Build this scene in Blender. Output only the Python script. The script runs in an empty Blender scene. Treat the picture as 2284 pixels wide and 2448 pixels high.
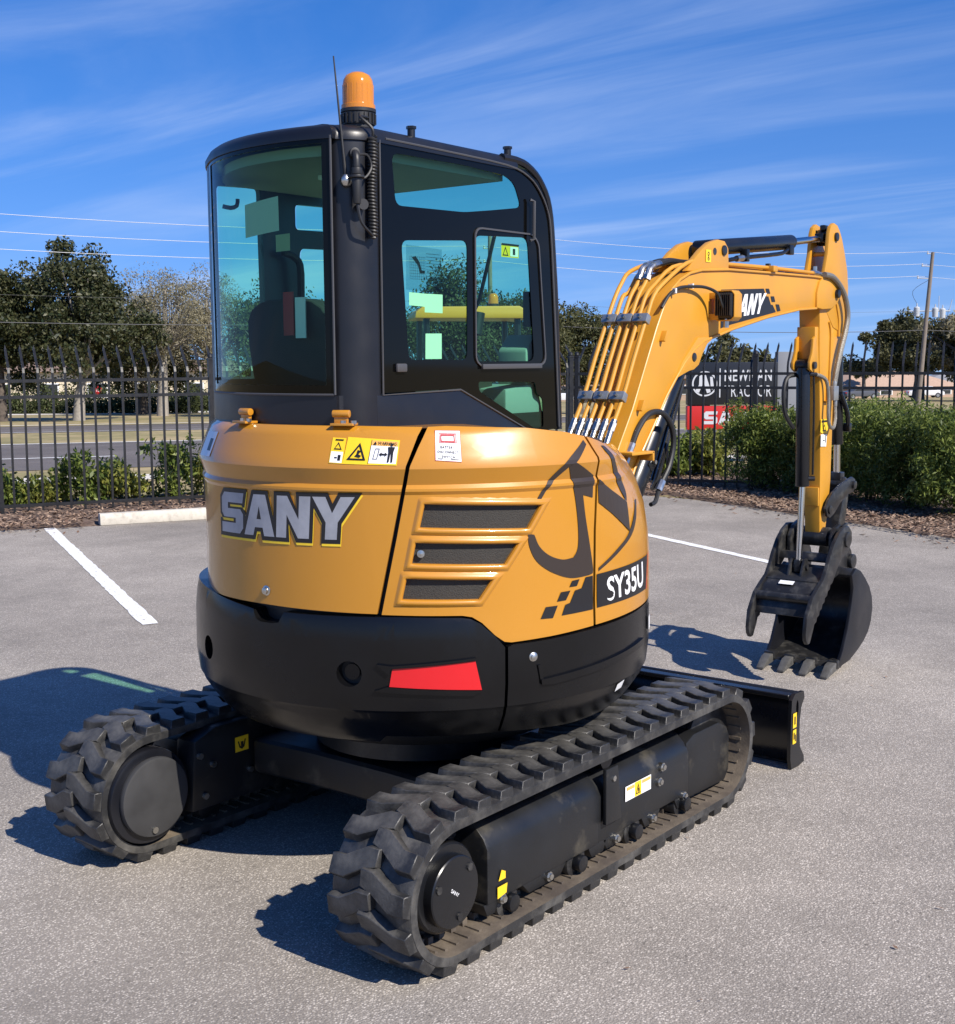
import bpy, bmesh, math, random
import numpy as np
from mathutils import Vector, Matrix
from mathutils.geometry import delaunay_2d_cdt

# ------------------------------------------------------------------ camera, sky, sun, exposure
SC = bpy.context.scene
COL = SC.collection
RAD = math.radians
CAM = Vector((-3.5691, -3.0631, 1.7701))
yaw, pit, roll = 0.6634, -0.1198, -0.0067
fw = Vector((math.cos(pit)*math.cos(yaw), math.cos(pit)*math.sin(yaw), math.sin(pit)))
rt = Vector((math.sin(yaw), -math.cos(yaw), 0)); up = rt.cross(fw)
r2 = math.cos(roll)*rt + math.sin(roll)*up; u2 = -math.sin(roll)*rt + math.cos(roll)*up
cd = bpy.data.cameras.new('camera'); cam = bpy.data.objects.new('camera', cd); COL.objects.link(cam)
mw = Matrix.Identity(4)
for i in range(3): mw[i][0], mw[i][1], mw[i][2], mw[i][3] = r2[i], u2[i], -fw[i], CAM[i]
cam.matrix_world = mw
cd.sensor_fit = 'HORIZONTAL'; cd.sensor_width = 36; cd.lens = 3047.5/2284*36; cd.clip_start = .05; cd.clip_end = 6000
SC.camera = cam

SUN_AZ, SUN_EL = 263.0, 42.0
SUN_DIR = Vector((math.cos(RAD(SUN_AZ))*math.cos(RAD(SUN_EL)), math.sin(RAD(SUN_AZ))*math.cos(RAD(SUN_EL)), math.sin(RAD(SUN_EL))))
sl = bpy.data.lights.new('sun', 'SUN'); sl.energy = 5.0; sl.angle = RAD(.5); sl.color = (1, .93, .83)
so = bpy.data.objects.new('sun', sl); COL.objects.link(so)
so.rotation_euler = (-SUN_DIR).to_track_quat('-Z', 'Y').to_euler(); so.location = (0, 0, 30)

W = bpy.data.worlds.new('World'); SC.world = W; W.use_nodes = True
nt = W.node_tree; nt.nodes.clear()
def wn(t, **k):
    n = nt.nodes.new(t)
    for a, b in k.items(): setattr(n, a, b)
    return n
wout = wn('ShaderNodeOutputWorld'); wbg = wn('ShaderNodeBackground'); wbg.inputs['Strength'].default_value = .098
sky = wn('ShaderNodeTexSky', sky_type='NISHITA', sun_disc=False)
sky.sun_elevation = RAD(SUN_EL); sky.sun_rotation = RAD(90-SUN_AZ); sky.air_density = 1.0; sky.dust_density = .25; sky.ozone_density = 3.0; sky.altitude = 20
wtc = wn('ShaderNodeTexCoord')
# the land beyond the lot falls away slightly, so the true horizon lies a little below the lot's plane
rotv = wn('ShaderNodeVectorRotate', rotation_type='AXIS_ANGLE'); rotv.inputs['Axis'].default_value = tuple(rt); rotv.inputs['Angle'].default_value = RAD(1.9)
nt.links.new(wtc.outputs['Generated'], rotv.inputs['Vector']); lift = wn('ShaderNodeVectorMath', operation='ADD'); lift.inputs[1].default_value = (0, 0, .07); nrmv = wn('ShaderNodeVectorMath', operation='NORMALIZE')
nt.links.new(rotv.outputs[0], lift.inputs[0]); nt.links.new(lift.outputs[0], nrmv.inputs[0]); nt.links.new(nrmv.outputs[0], sky.inputs['Vector'])
sat = wn('ShaderNodeHueSaturation'); sat.inputs['Saturation'].default_value = 1.3
tint = wn('ShaderNodeMix', data_type='RGBA', blend_type='MULTIPLY'); tint.inputs[0].default_value = 1; tint.inputs[7].default_value = (.80, .86, 1.16, 1)
nt.links.new(sky.outputs[0], tint.inputs[6]); nt.links.new(tint.outputs[2], sat.inputs['Color'])
# thin cirrus: noise on a flat layer high above (direction divided by its height)
sep = wn('ShaderNodeSeparateXYZ'); nt.links.new(rotv.outputs[0], sep.inputs[0])
mx = wn('ShaderNodeMath', operation='ABSOLUTE'); nt.links.new(sep.outputs['Z'], mx.inputs[0])
ad = wn('ShaderNodeMath', operation='ADD'); ad.inputs[1].default_value = .12; nt.links.new(mx.outputs[0], ad.inputs[0])
dx = wn('ShaderNodeMath', operation='DIVIDE'); dy = wn('ShaderNodeMath', operation='DIVIDE')
nt.links.new(sep.outputs['X'], dx.inputs[0]); nt.links.new(ad.outputs[0], dx.inputs[1]); nt.links.new(sep.outputs['Y'], dy.inputs[0]); nt.links.new(ad.outputs[0], dy.inputs[1])
cmb = wn('ShaderNodeCombineXYZ'); nt.links.new(dx.outputs[0], cmb.inputs[0]); nt.links.new(dy.outputs[0], cmb.inputs[1])
def wmap(rot, sc_):
    m = wn('ShaderNodeMapping', vector_type='TEXTURE'); m.inputs['Rotation'].default_value = (0, 0, rot); m.inputs['Scale'].default_value = tuple(1/x for x in sc_)
    nt.links.new(cmb.outputs[0], m.inputs['Vector']); return m
def wnoise(m, s, det, dist=0):
    n = wn('ShaderNodeTexNoise'); n.inputs['Scale'].default_value = s; n.inputs['Detail'].default_value = det; n.inputs['Roughness'].default_value = .58; n.inputs['Distortion'].default_value = dist
    nt.links.new(m.outputs[0], n.inputs['Vector']); return n
CLR = RAD(99)
n1 = wnoise(wmap(CLR, (.28, 1.15, 1)), 1.0, 10, 1.2)
n2 = wnoise(wmap(CLR+.35, (.25, .75, 1)), 1.1, 3)
mr1 = wn('ShaderNodeMapRange', interpolation_type='SMOOTHSTEP'); mr1.inputs['From Min'].default_value = .42; mr1.inputs['From Max'].default_value = .80
mr2 = wn('ShaderNodeMapRange', interpolation_type='SMOOTHSTEP'); mr2.inputs['From Min'].default_value = .22; mr2.inputs['From Max'].default_value = .66
nt.links.new(n1.outputs[0], mr1.inputs[0]); nt.links.new(n2.outputs[0], mr2.inputs[0])
mul = wn('ShaderNodeMath', operation='MULTIPLY'); nt.links.new(mr1.outputs[0], mul.inputs[0]); nt.links.new(mr2.outputs[0], mul.inputs[1])
mul2 = wn('ShaderNodeMath', operation='MULTIPLY'); mul2.inputs[1].default_value = .55; nt.links.new(mul.outputs[0], mul2.inputs[0])
hz = wn('ShaderNodeMath', operation='MULTIPLY'); hz.inputs[1].default_value = -5.0; nt.links.new(mx.outputs[0], hz.inputs[0])
hz2 = wn('ShaderNodeMath', operation='EXPONENT'); nt.links.new(hz.outputs[0], hz2.inputs[0]); hz3 = wn('ShaderNodeMath', operation='MULTIPLY'); hz3.inputs[1].default_value = .42; nt.links.new(hz2.outputs[0], hz3.inputs[0])
hmix = wn('ShaderNodeMix', data_type='RGBA'); hmix.inputs[7].default_value = (3.6, 4.7, 6.4, 1); nt.links.new(hz3.outputs[0], hmix.inputs[0]); nt.links.new(sat.outputs[0], hmix.inputs[6])
cmix = wn('ShaderNodeMix', data_type='RGBA'); cmix.inputs[7].default_value = (5.4, 6.3, 8.2, 1)
nt.links.new(mul2.outputs[0], cmix.inputs[0]); nt.links.new(hmix.outputs[2], cmix.inputs[6])
nt.links.new(cmix.outputs[2], wbg.inputs['Color']); nt.links.new(wbg.outputs[0], wout.inputs['Surface'])

SC.render.engine = 'CYCLES'
SC.view_settings.view_transform = 'Standard'; SC.view_settings.look = 'None'; SC.view_settings.exposure = .45; SC.view_settings.gamma = 1
SC.cycles.max_bounces = 10; SC.cycles.transparent_max_bounces = 24; SC.cycles.transmission_bounces = 8; SC.cycles.glossy_bounces = 4
SC.cycles.caustics_reflective = False; SC.cycles.caustics_refractive = False

# ------------------------------------------------------------------ materials
def mat(name, col, rough=.5, metal=0, var=0, vscale=6, bump=0, bscale=60, col2=None, c2scale=4, c2amt=(.45, .65), coat=0, spec=.5, sheen=0, stretch=None):
    m = bpy.data.materials.new(name); m.use_nodes = True; t = m.node_tree; b = t.nodes['Principled BSDF']
    b.inputs['Base Color'].default_value = (*col, 1); b.inputs['Roughness'].default_value = rough; b.inputs['Metallic'].default_value = metal
    b.inputs['Specular IOR Level'].default_value = spec
    if coat: b.inputs['Coat Weight'].default_value = coat; b.inputs['Coat Roughness'].default_value = .06
    tc = t.nodes.new('ShaderNodeTexCoord'); vec = tc.outputs['Object']
    if stretch:
        mp = t.nodes.new('ShaderNodeMapping'); mp.inputs['Scale'].default_value = stretch; t.links.new(vec, mp.inputs[0]); vec = mp.outputs[0]
    out = None
    if col2 is not None:
        n = t.nodes.new('ShaderNodeTexNoise'); n.inputs['Scale'].default_value = c2scale; n.inputs['Detail'].default_value = 8; n.inputs['Roughness'].default_value = .62
        t.links.new(vec, n.inputs['Vector'])
        r = t.nodes.new('ShaderNodeMapRange'); r.inputs[1].default_value, r.inputs[2].default_value = c2amt; t.links.new(n.outputs[0], r.inputs[0])
        x = t.nodes.new('ShaderNodeMix'); x.data_type = 'RGBA'; x.inputs[6].default_value = (*col, 1); x.inputs[7].default_value = (*col2, 1)
        t.links.new(r.outputs[0], x.inputs[0]); out = x.outputs[2]
    if var:
        n = t.nodes.new('ShaderNodeTexNoise'); n.inputs['Scale'].default_value = vscale; n.inputs['Detail'].default_value = 6; t.links.new(vec, n.inputs['Vector'])
        r = t.nodes.new('ShaderNodeMapRange'); r.inputs[1].default_value, r.inputs[2].default_value, r.inputs[3].default_value, r.inputs[4].default_value = .25, .75, 1-var, 1+var
        t.links.new(n.outputs[0], r.inputs[0])
        x = t.nodes.new('ShaderNodeMix'); x.data_type = 'RGBA'; x.blend_type = 'MULTIPLY'; x.inputs[0].default_value = 1; x.inputs[6].default_value = (*col, 1)
        if out: t.links.new(out, x.inputs[6])
        t.links.new(r.outputs[0], x.inputs[7]); out = x.outputs[2]
        rr = t.nodes.new('ShaderNodeMapRange'); rr.inputs[1].default_value, rr.inputs[2].default_value, rr.inputs[3].default_value, rr.inputs[4].default_value = .2, .8, max(.02, rough-.08), min(1, rough+.1)
        t.links.new(n.outputs[0], rr.inputs[0]); t.links.new(rr.outputs[0], b.inputs['Roughness'])
    if out: t.links.new(out, b.inputs['Base Color'])
    if bump:
        n = t.nodes.new('ShaderNodeTexNoise'); n.inputs['Scale'].default_value = bscale; n.inputs['Detail'].default_value = 3; t.links.new(vec, n.inputs['Vector'])
        bp = t.nodes.new('ShaderNodeBump'); bp.inputs['Strength'].default_value = bump; bp.inputs['Distance'].default_value = .004
        t.links.new(n.outputs[0], bp.inputs['Height']); t.links.new(bp.outputs[0], b.inputs['Normal'])
    return m
def glass(name, tint, refl=.05, rough=.0, haze=None):
    m = bpy.data.materials.new(name); m.use_nodes = True; t = m.node_tree; t.nodes.clear()
    o = t.nodes.new('ShaderNodeOutputMaterial'); tr = t.nodes.new('ShaderNodeBsdfTransparent'); tr.inputs[0].default_value = (*tint, 1)
    g = t.nodes.new('ShaderNodeBsdfGlossy'); g.inputs['Roughness'].default_value = rough
    f = t.nodes.new('ShaderNodeFresnel'); f.inputs[0].default_value = 1.33
    x = t.nodes.new('ShaderNodeMixShader'); t.links.new(f.outputs[0], x.inputs[0]); t.links.new(tr.outputs[0], x.inputs[1]); t.links.new(g.outputs[0], x.inputs[2])
    t.links.new(x.outputs[0], o.inputs[0]); return m
def leafmat(name, c1, c2, rough=.5, trans=.35):
    m = bpy.data.materials.new(name); m.use_nodes = True; t = m.node_tree; b = t.nodes['Principled BSDF']
    g = t.nodes.new('ShaderNodeNewGeometry'); x = t.nodes.new('ShaderNodeMix'); x.data_type = 'RGBA'; x.inputs[6].default_value = (*c1, 1); x.inputs[7].default_value = (*c2, 1)
    t.links.new(g.outputs['Random Per Island'], x.inputs[0]); t.links.new(x.outputs[2], b.inputs['Base Color']); b.inputs['Roughness'].default_value = rough
    b.inputs['Specular IOR Level'].default_value = .35
    tl = t.nodes.new('ShaderNodeBsdfTranslucent'); t.links.new(x.outputs[2], tl.inputs[0]); ms = t.nodes.new('ShaderNodeMixShader'); ms.inputs[0].default_value = trans
    o = t.nodes['Material Output']; t.links.new(b.outputs[0], ms.inputs[1]); t.links.new(tl.outputs[0], ms.inputs[2]); t.links.new(ms.outputs[0], o.inputs[0]); return m

YEL = mat('yellow_paint', (.50, .218, .016), .3, var=.05, vscale=900, bump=.03, bscale=900, coat=.7)
YEL2 = mat('yellow_boom_paint', (.56, .262, .022), .42, var=.07, vscale=5, bump=.04, bscale=700, coat=.15)
BLK = mat('black_paint', (.007, .0075, .009), .28, var=.12, vscale=7, bump=.05, bscale=500)
BLKM = mat('black_satin', (.0075, .008, .011), .36, var=.1, vscale=9, bump=.06, bscale=900)
CWM = mat('counterweight_black', (.004, .004, .0045), .22, var=.15, vscale=5, bump=.03, bscale=420, spec=.38)
FRIT = mat('black_glass_border', (.003, .003, .003), .05, spec=.2)
RUB = mat('track_rubber', (.022, .022, .0225), .45, var=.22, vscale=14, bump=.3, bscale=140, col2=(.105, .10, .09), c2scale=9, c2amt=(.44, .72))
RUBIN = mat('track_inner_rubber', (.07, .055, .042), .8, var=.2, vscale=20, bump=.3, bscale=120, col2=(.15, .12, .085), c2scale=6, c2amt=(.4, .65))
FRAME = mat('frame_black', (.009, .0095, .0105), .4, var=.2, vscale=9, bump=.08, bscale=200, col2=(.085, .075, .055), c2scale=5, c2amt=(.56, .76))
STEEL = mat('worn_steel', (.018, .018, .019), .33, .1, var=.25, vscale=14, bump=.12, bscale=130, col2=(.085, .082, .075), c2scale=16, c2amt=(.5, .78))
TOOTHM = mat('tooth_steel', (.13, .125, .115), .45, .4, var=.3, vscale=30, bump=.15, bscale=150)
CHROME = mat('chrome_rod', (.62, .62, .63), .14, 1.0)
ZINC = mat('zinc_fitting', (.55, .54, .5), .32, 1.0, var=.15, vscale=40)
HOSE = mat('black_hose', (.014, .014, .014), .5, bump=.1, bscale=300)
SLEEVE = mat('braided_hose_sleeve', (.25, .235, .2), .4, .5, bump=.5, bscale=500)
GALV = mat('galvanised_clamp', (.36, .37, .37), .4, .7, var=.12, vscale=30)
GLASS = glass('teal_glass', (.60, .95, .80))
AMBER = mat('amber_lens', (1.0, .36, .03), .1, spec=.7); AMBER.node_tree.nodes['Principled BSDF'].inputs['Transmission Weight'].default_value = .45
PLASTIC = mat('black_plastic', (.017, .017, .018), .5)
GREYTRIM = mat('grey_rubber_trim', (.06, .06, .063), .45)
LINER = mat('headliner_cloth', (.42, .40, .30), .9)
SEAT = mat('seat_cloth', (.02, .02, .022), .8, bump=.3, bscale=300)
DARKIN = mat('cab_interior_plastic', (.03, .031, .033), .6)
WHITE = mat('white_print', (.8, .8, .8), .4)
SIGNY = mat('sign_yellow', (.85, .56, .02), .4)
INK = mat('ink_black', (.012, .011, .012), .4)
LOGOB = mat('logo_dark_brown', (.035, .025, .02), .4)
LOGOG = mat('logo_silver', (.30, .31, .34), .38, .25, stretch=(1, 1, 1), col2=(.42, .43, .46), c2scale=9, c2amt=(.35, .65))
LOGOY = mat('logo_yellow_edge', (.85, .58, .03), .4)
REDP = mat('red_print', (.5, .03, .03), .4)
REDREF = mat('red_reflector', (.62, .014, .018), .25, bump=.15, bscale=500)
ORANGEP = mat('orange_print', (.85, .42, .1), .4)
PAPER = mat('pale_sticker', (.78, .80, .66), .6); PAPER.node_tree.nodes['Principled BSDF'].inputs['Transmission Weight'].default_value = .0
GRILLE = mat('vent_mesh', (.03, .027, .022), .7, var=.3, vscale=120, bump=.6, bscale=260)

# ------------------------------------------------------------------ mesh helpers
class M:
    def __init__(s): s.V = []; s.F = []; s.I = []
    def add(s, V, F, mi=0):
        k = len(s.V); s.V += [tuple(v) for v in V]; s.F += [tuple(i+k for i in f) for f in F]; s.I += [mi]*len(F); return s
    def box(s, c, d, rot=None, mi=0):
        V = [Vector((x*d[0]/2, y*d[1]/2, z*d[2]/2)) for x in (-1, 1) for y in (-1, 1) for z in (-1, 1)]
        if rot is not None: V = [rot @ v for v in V]
        return s.add([v+Vector(c) for v in V], [(0, 1, 3, 2), (4, 6, 7, 5), (0, 4, 5, 1), (2, 3, 7, 6), (0, 2, 6, 4), (1, 5, 7, 3)], mi)
    def cyl(s, a, b, r0, r1=None, n=16, mi=0):
        r1 = r0 if r1 is None else r1; a = Vector(a); b = Vector(b); q = (b-a).to_track_quat('Z', 'Y')
        A = [a+q @ Vector((r0*math.cos(2*math.pi*i/n), r0*math.sin(2*math.pi*i/n), 0)) for i in range(n)]
        B = [b+q @ Vector((r1*math.cos(2*math.pi*i/n), r1*math.sin(2*math.pi*i/n), 0)) for i in range(n)]
        return s.add(A+B, [(i, (i+1) % n, n+(i+1) % n, n+i) for i in range(n)]+[tuple(range(n-1, -1, -1)), tuple(range(n, 2*n))], mi)
    def tube(s, P, r, n=10, mi=0, sub=0, cap=True):
        P = [Vector(p) for p in P]
        if sub: P = smooth_path(P, sub)
        R = r if isinstance(r, (list, tuple)) else [r]*len(P)
        if len(R) != len(P): R = [R[0]+(R[-1]-R[0])*i/(len(P)-1) for i in range(len(P))]
        V = []; nrm = None
        for i, p in enumerate(P):
            t = (P[min(i+1, len(P)-1)]-P[max(i-1, 0)]).normalized()
            if nrm is None:
                nrm = t.orthogonal().normalized()
            else:
                nrm = (nrm-t*nrm.dot(t)).normalized()
            bn = t.cross(nrm)
            V += [p+R[i]*(math.cos(2*math.pi*k/n)*nrm+math.sin(2*math.pi*k/n)*bn) for k in range(n)]
        F = [(i*n+k, i*n+(k+1) % n, (i+1)*n+(k+1) % n, (i+1)*n+k) for i in range(len(P)-1) for k in range(n)]
        if cap: F += [tuple(range(n-1, -1, -1)), tuple(range((len(P)-1)*n, len(P)*n))]
        return s.add(V, F, mi)
    def prism(s, poly, y0, y1, mi=0, ax='y'):
        f = {'y': lambda p, q: (p[0], q, p[1]), 'z': lambda p, q: (p[0], p[1], q), 'x': lambda p, q: (q, p[0], p[1])}[ax]
        n = len(poly); A = [f(p, y0) for p in poly]; B = [f(p, y1) for p in poly]
        return s.add(A+B, [(i, (i+1) % n, n+(i+1) % n, n+i) for i in range(n)]+[tuple(range(n-1, -1, -1)), tuple(range(n, 2*n))], mi)
    def lathe(s, prof, c, n=24, mi=0):
        V = []; m = len(prof)
        for r, z in prof: V += [(c[0]+r*math.cos(2*math.pi*i/n), c[1]+r*math.sin(2*math.pi*i/n), c[2]+z) for i in range(n)]
        F = [(j*n+i, j*n+(i+1) % n, (j+1)*n+(i+1) % n, (j+1)*n+i) for j in range(m-1) for i in range(n)]
        if prof[0][0] > 1e-6: F.append(tuple(range(n-1, -1, -1)))
        if prof[-1][0] > 1e-6: F.append(tuple(range((m-1)*n, m*n)))
        return s.add(V, F, mi)
def smooth_path(P, sub):
    out = []
    for i in range(len(P)-1):
        p0 = P[max(i-1, 0)]; p1 = P[i]; p2 = P[i+1]; p3 = P[min(i+2, len(P)-1)]
        for k in range(sub):
            t = k/sub
            out.append(.5*((2*p1)+(-p0+p2)*t+(2*p0-5*p1+4*p2-p3)*t*t+(-p0+3*p1-3*p2+p3)*t**3))
    out.append(P[-1]); return out
def build(name, m, mats, par=None, bev=0, seg=2, ang=35, smooth=True, recalc=True, loc=None):
    """one mesh object from collected shapes"""
    me = bpy.data.meshes.new(name); bm = bmesh.new()
    vs = [bm.verts.new(v) for v in m.V]
    for f, i in zip(m.F, m.I):
        try: bf = bm.faces.new([vs[k] for k in f]); bf.material_index = i
        except ValueError: pass
    if recalc: bmesh.ops.recalc_face_normals(bm, faces=bm.faces)
    if bev:
        bm.edges.ensure_lookup_table(); ed = [e for e in bm.edges if len(e.link_faces) == 2 and e.calc_face_angle(0) > RAD(ang)]
        if ed:
            try: bmesh.ops.bevel(bm, geom=ed, offset=bev, segments=seg, affect='EDGES', profile=.6, clamp_overlap=True)
            except Exception: pass
    bm.to_mesh(me); bm.free()
    if smooth:
        me.polygons.foreach_set('use_smooth', [True]*len(me.polygons)); me.set_sharp_from_angle(angle=RAD(ang))
    for x in (mats if isinstance(mats, (list, tuple)) else [mats]): me.materials.append(x)
    o = bpy.data.objects.new(name, me); COL.objects.link(o)
    if par is not None: o.parent = par
    if loc is not None: o.location = loc
    return o
def empty(name, loc=(0, 0, 0), rz=0):
    o = bpy.data.objects.new(name, None); COL.objects.link(o); o.location = loc; o.rotation_euler = (0, 0, rz); o.empty_display_size = .2; return o
def tag(o, label=None, cat=None, group=None, kind=None):
    if label: o['label'] = label
    if cat: o['category'] = cat
    if group: o['group'] = group
    if kind: o['kind'] = kind
    return o
def copy_tree(o, par=None):
    c = o.copy(); COL.objects.link(c); c.parent = par
    for ch in list(o.children): copy_tree(ch, c)
    return c
def bulk(name, V, F, mats, par=None, loc=None):
    """large mesh from numpy arrays of quads"""
    me = bpy.data.meshes.new(name); V = np.asarray(V, np.float32); F = np.asarray(F, np.int32); nf, k = F.shape
    me.vertices.add(len(V)); me.vertices.foreach_set('co', V.ravel()); me.loops.add(nf*k); me.loops.foreach_set('vertex_index', F.ravel())
    me.polygons.add(nf); me.polygons.foreach_set('loop_start', np.arange(0, nf*k, k, dtype=np.int32)); me.polygons.foreach_set('loop_total', np.full(nf, k, np.int32))
    me.update(calc_edges=True)
    for x in (mats if isinstance(mats, (list, tuple)) else [mats]): me.materials.append(x)
    o = bpy.data.objects.new(name, me); COL.objects.link(o)
    if par is not None: o.parent = par
    if loc is not None: o.location = loc
    return o
def inpoly(p, poly):
    x, y = p; c = False; n = len(poly)
    for i in range(n):
        x0, y0 = poly[i]; x1, y1 = poly[i-1]
        if (y0 > y) != (y1 > y) and x < (x1-x0)*(y-y0)/(y1-y0)+x0: c = not c
    return c
def tri2d(outer, holes=()):
    V = []; E = []
    for lp in [outer, *holes]:
        k = len(V); V += [Vector(p) for p in lp]; E += [(k+i, k+(i+1) % len(lp)) for i in range(len(lp))]
    r = delaunay_2d_cdt(V, E, [], 1, 1e-6); vv = r[0]; T = []
    for f in r[2]:
        c = sum((vv[i] for i in f), Vector((0, 0)))/len(f)
        if inpoly(c, outer) and not any(inpoly(c, h) for h in holes): T.append([(vv[i].x, vv[i].y) for i in f])
    return T
def dice(tris, us=(), vs=()):
    """cut 2D triangles along u and v lines so that they follow a curved surface; ccw"""
    bm = bmesh.new(); cache = {}
    for t in tris:
        a = sum(t[i][0]*t[(i+1) % len(t)][1]-t[(i+1) % len(t)][0]*t[i][1] for i in range(len(t)))
        if abs(a) < 1e-9: continue
        if a < 0: t = t[::-1]
        vv = []
        for p in t:
            k = (round(p[0], 5), round(p[1], 5))
            if k not in cache: cache[k] = bm.verts.new((p[0], p[1], 0))
            vv.append(cache[k])
        try: bm.faces.new(vv)
        except ValueError: pass
    for ax, lines in ((0, us), (1, vs)):
        for l in lines:
            co = [0, 0, 0]; no = [0, 0, 0]; co[ax] = l; no[ax] = 1
            bmesh.ops.bisect_plane(bm, geom=bm.verts[:]+bm.edges[:]+bm.faces[:], plane_co=co, plane_no=no, dist=1e-5)
    bm.verts.index_update(); V = [(v.co.x, v.co.y) for v in bm.verts]; F = [[v.index for v in f.verts] for f in bm.faces]; bm.free(); return V, F
def skin(V2, F, fn, off, th):
    """map diced 2D faces through fn(u,v,off); with thickness th below"""
    A = [fn(u, v, off) for u, v in V2]
    if not th: return A, [tuple(f) for f in F]
    n = len(A); B = [fn(u, v, off-th) for u, v in V2]; cnt = {}
    for f in F:
        for i in range(len(f)): cnt[(f[i], f[(i+1) % len(f)])] = 1
    FF = [tuple(f) for f in F]+[tuple(i+n for i in reversed(f)) for f in F]
    for (a, b) in cnt:
        if (b, a) not in cnt: FF.append((a, a+n, b+n, b))
    return A+B, FF
def frange(a, b, st):
    k = math.ceil(a/st)*st; r = []
    while k < b: r.append(k); k += st
    return r
def panel(name, fn, outer, holes, mats, par, off=0, th=.02, us=(), vs=(), bev=0, seg=2, ang=28):
    m = M(); V, F = dice(tri2d(outer, holes), us, vs); m.add(*skin(V, F, fn, off, th)); return build(name, m, mats, par, bev, seg, ang, recalc=False)
def decal(name, fn, layers, mats, par, us=(), vs=(), off=.0012):
    """flat print: layers = [(triangles, material index)], each a hair above the last"""
    m = M()
    for i, (tr, mi) in enumerate(layers):
        V, F = dice(tr, us, vs); A, FF = skin(V, F, fn, off+.0005*i, 0); m.add(A, FF, mi)
    return build(name, m, mats, par, smooth=False, recalc=False)
def rect(u0, v0, u1, v1): return tri2d([(u0, v0), (u1, v0), (u1, v1), (u0, v1)])
def quad4(a, b, c, d): return tri2d([a, b, c, d])
def to_box(tris, corners):
    """bilinear map of unit-square triangles into 4 corners (tl,tr,br,bl)"""
    tl, tr, br, bl = [Vector(c) for c in corners]
    def f(p):
        q = (bl*(1-p[0])+br*p[0])*(1-p[1])+(tl*(1-p[0])+tr*p[0])*p[1]; return (q.x, q.y)
    return [[f(p) for p in t] for t in tris]
_txt = {}
def text2d(body, bold=0.0, sp=1.0):
    k = (body, bold, sp)
    if k not in _txt:
        c = bpy.data.curves.new('txt', 'FONT'); c.body = body; c.offset = bold; c.space_character = sp; c.resolution_u = 3
        o = bpy.data.objects.new('txt', c); COL.objects.link(o); bpy.context.view_layer.update()
        me = o.evaluated_get(bpy.context.evaluated_depsgraph_get()).to_mesh()
        T = [[tuple(me.vertices[i].co[:2]) for i in p.vertices] for p in me.polygons]
        bpy.data.objects.remove(o); bpy.data.curves.remove(c)
        xs = [p[0] for t in T for p in t]; ys = [p[1] for t in T for p in t]; x0, x1, y0, y1 = min(xs), max(xs), min(ys), max(ys)
        _txt[k] = [[((p[0]-x0)/(x1-x0), (p[1]-y0)/(y1-y0)) for p in t] for t in T]
    return _txt[k]
def inset(poly, d):
    """offset a simple ccw/cw polygon by d outward (mitred)"""
    a = sum(poly[i][0]*poly[(i+1) % len(poly)][1]-poly[(i+1) % len(poly)][0]*poly[i][1] for i in range(len(poly)))
    sg = 1 if a > 0 else -1; out = []
    n = len(poly)
    for i in range(n):
        p0, p1, p2 = Vector(poly[i-1]), Vector(poly[i]), Vector(poly[(i+1) % n])
        e1 = (p1-p0).normalized(); e2 = (p2-p1).normalized(); n1 = Vector((e1.y, -e1.x))*sg; n2 = Vector((e2.y, -e2.x))*sg
        b = n1+n2; L = b.length
        b = b/L if L > 1e-6 else n1; c = max(b.dot(n1), .45); q = p1+b*(d/c); out.append((q.x, q.y))
    return out
LET = {'S': ([(0, 0), (.86, 0), (1, .14), (1, .48), (.88, .6), (.32, .6), (.32, .75), (.97, .75), (1.02, 1), (.14, 1), (0, .86), (0, .5), (.12, .38), (.68, .38), (.68, .25), (0, .25)], []),
       'A': ([(-.05, 0), (.3, 1), (.72, 1), (1.05, 0), (.7, 0), (.64, .2), (.36, .2), (.3, 0)], [[(.42, .4), (.5, .72), (.58, .4)]]),
       'N': ([(0, 0), (0, 1), (.32, 1), (.68, .45), (.68, 1), (1, 1), (1, 0), (.68, 0), (.32, .55), (.32, 0)], []),
       'Y': ([(.34, 0), (.34, .4), (-.06, 1), (.3, 1), (.5, .62), (.7, 1), (1.06, 1), (.66, .4), (.66, 0)], [])}
def logo(grow=0, holes=True, shift=(0, 0), letters='SANY', gap=.1, sy=1.0):
    """four block letters in a unit box"""
    n = len(letters); w = (1-gap*(n-1)/n)/n; T = []
    for i, ch in enumerate(letters):
        x0 = i*(w+gap/n*1.0); o, h = LET[ch]
        f = lambda p: (x0+p[0]*w+shift[0], p[1]*sy+shift[1])
        oo = [f(p) for p in o]; hh = [[f(p) for p in q] for q in h]
        if grow: oo = inset([(p[0]*4.2, p[1]) for p in oo], grow); oo = [(p[0]/4.2, p[1]) for p in oo]; hh = []
        T += tri2d(oo, hh if holes else [])
    return T
def plane(o, u, v):
    o, u, v = Vector(o), Vector(u), Vector(v); n = u.cross(v).normalized(); return lambda a, b, off: tuple(o+u*a+v*b+n*off)

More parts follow.
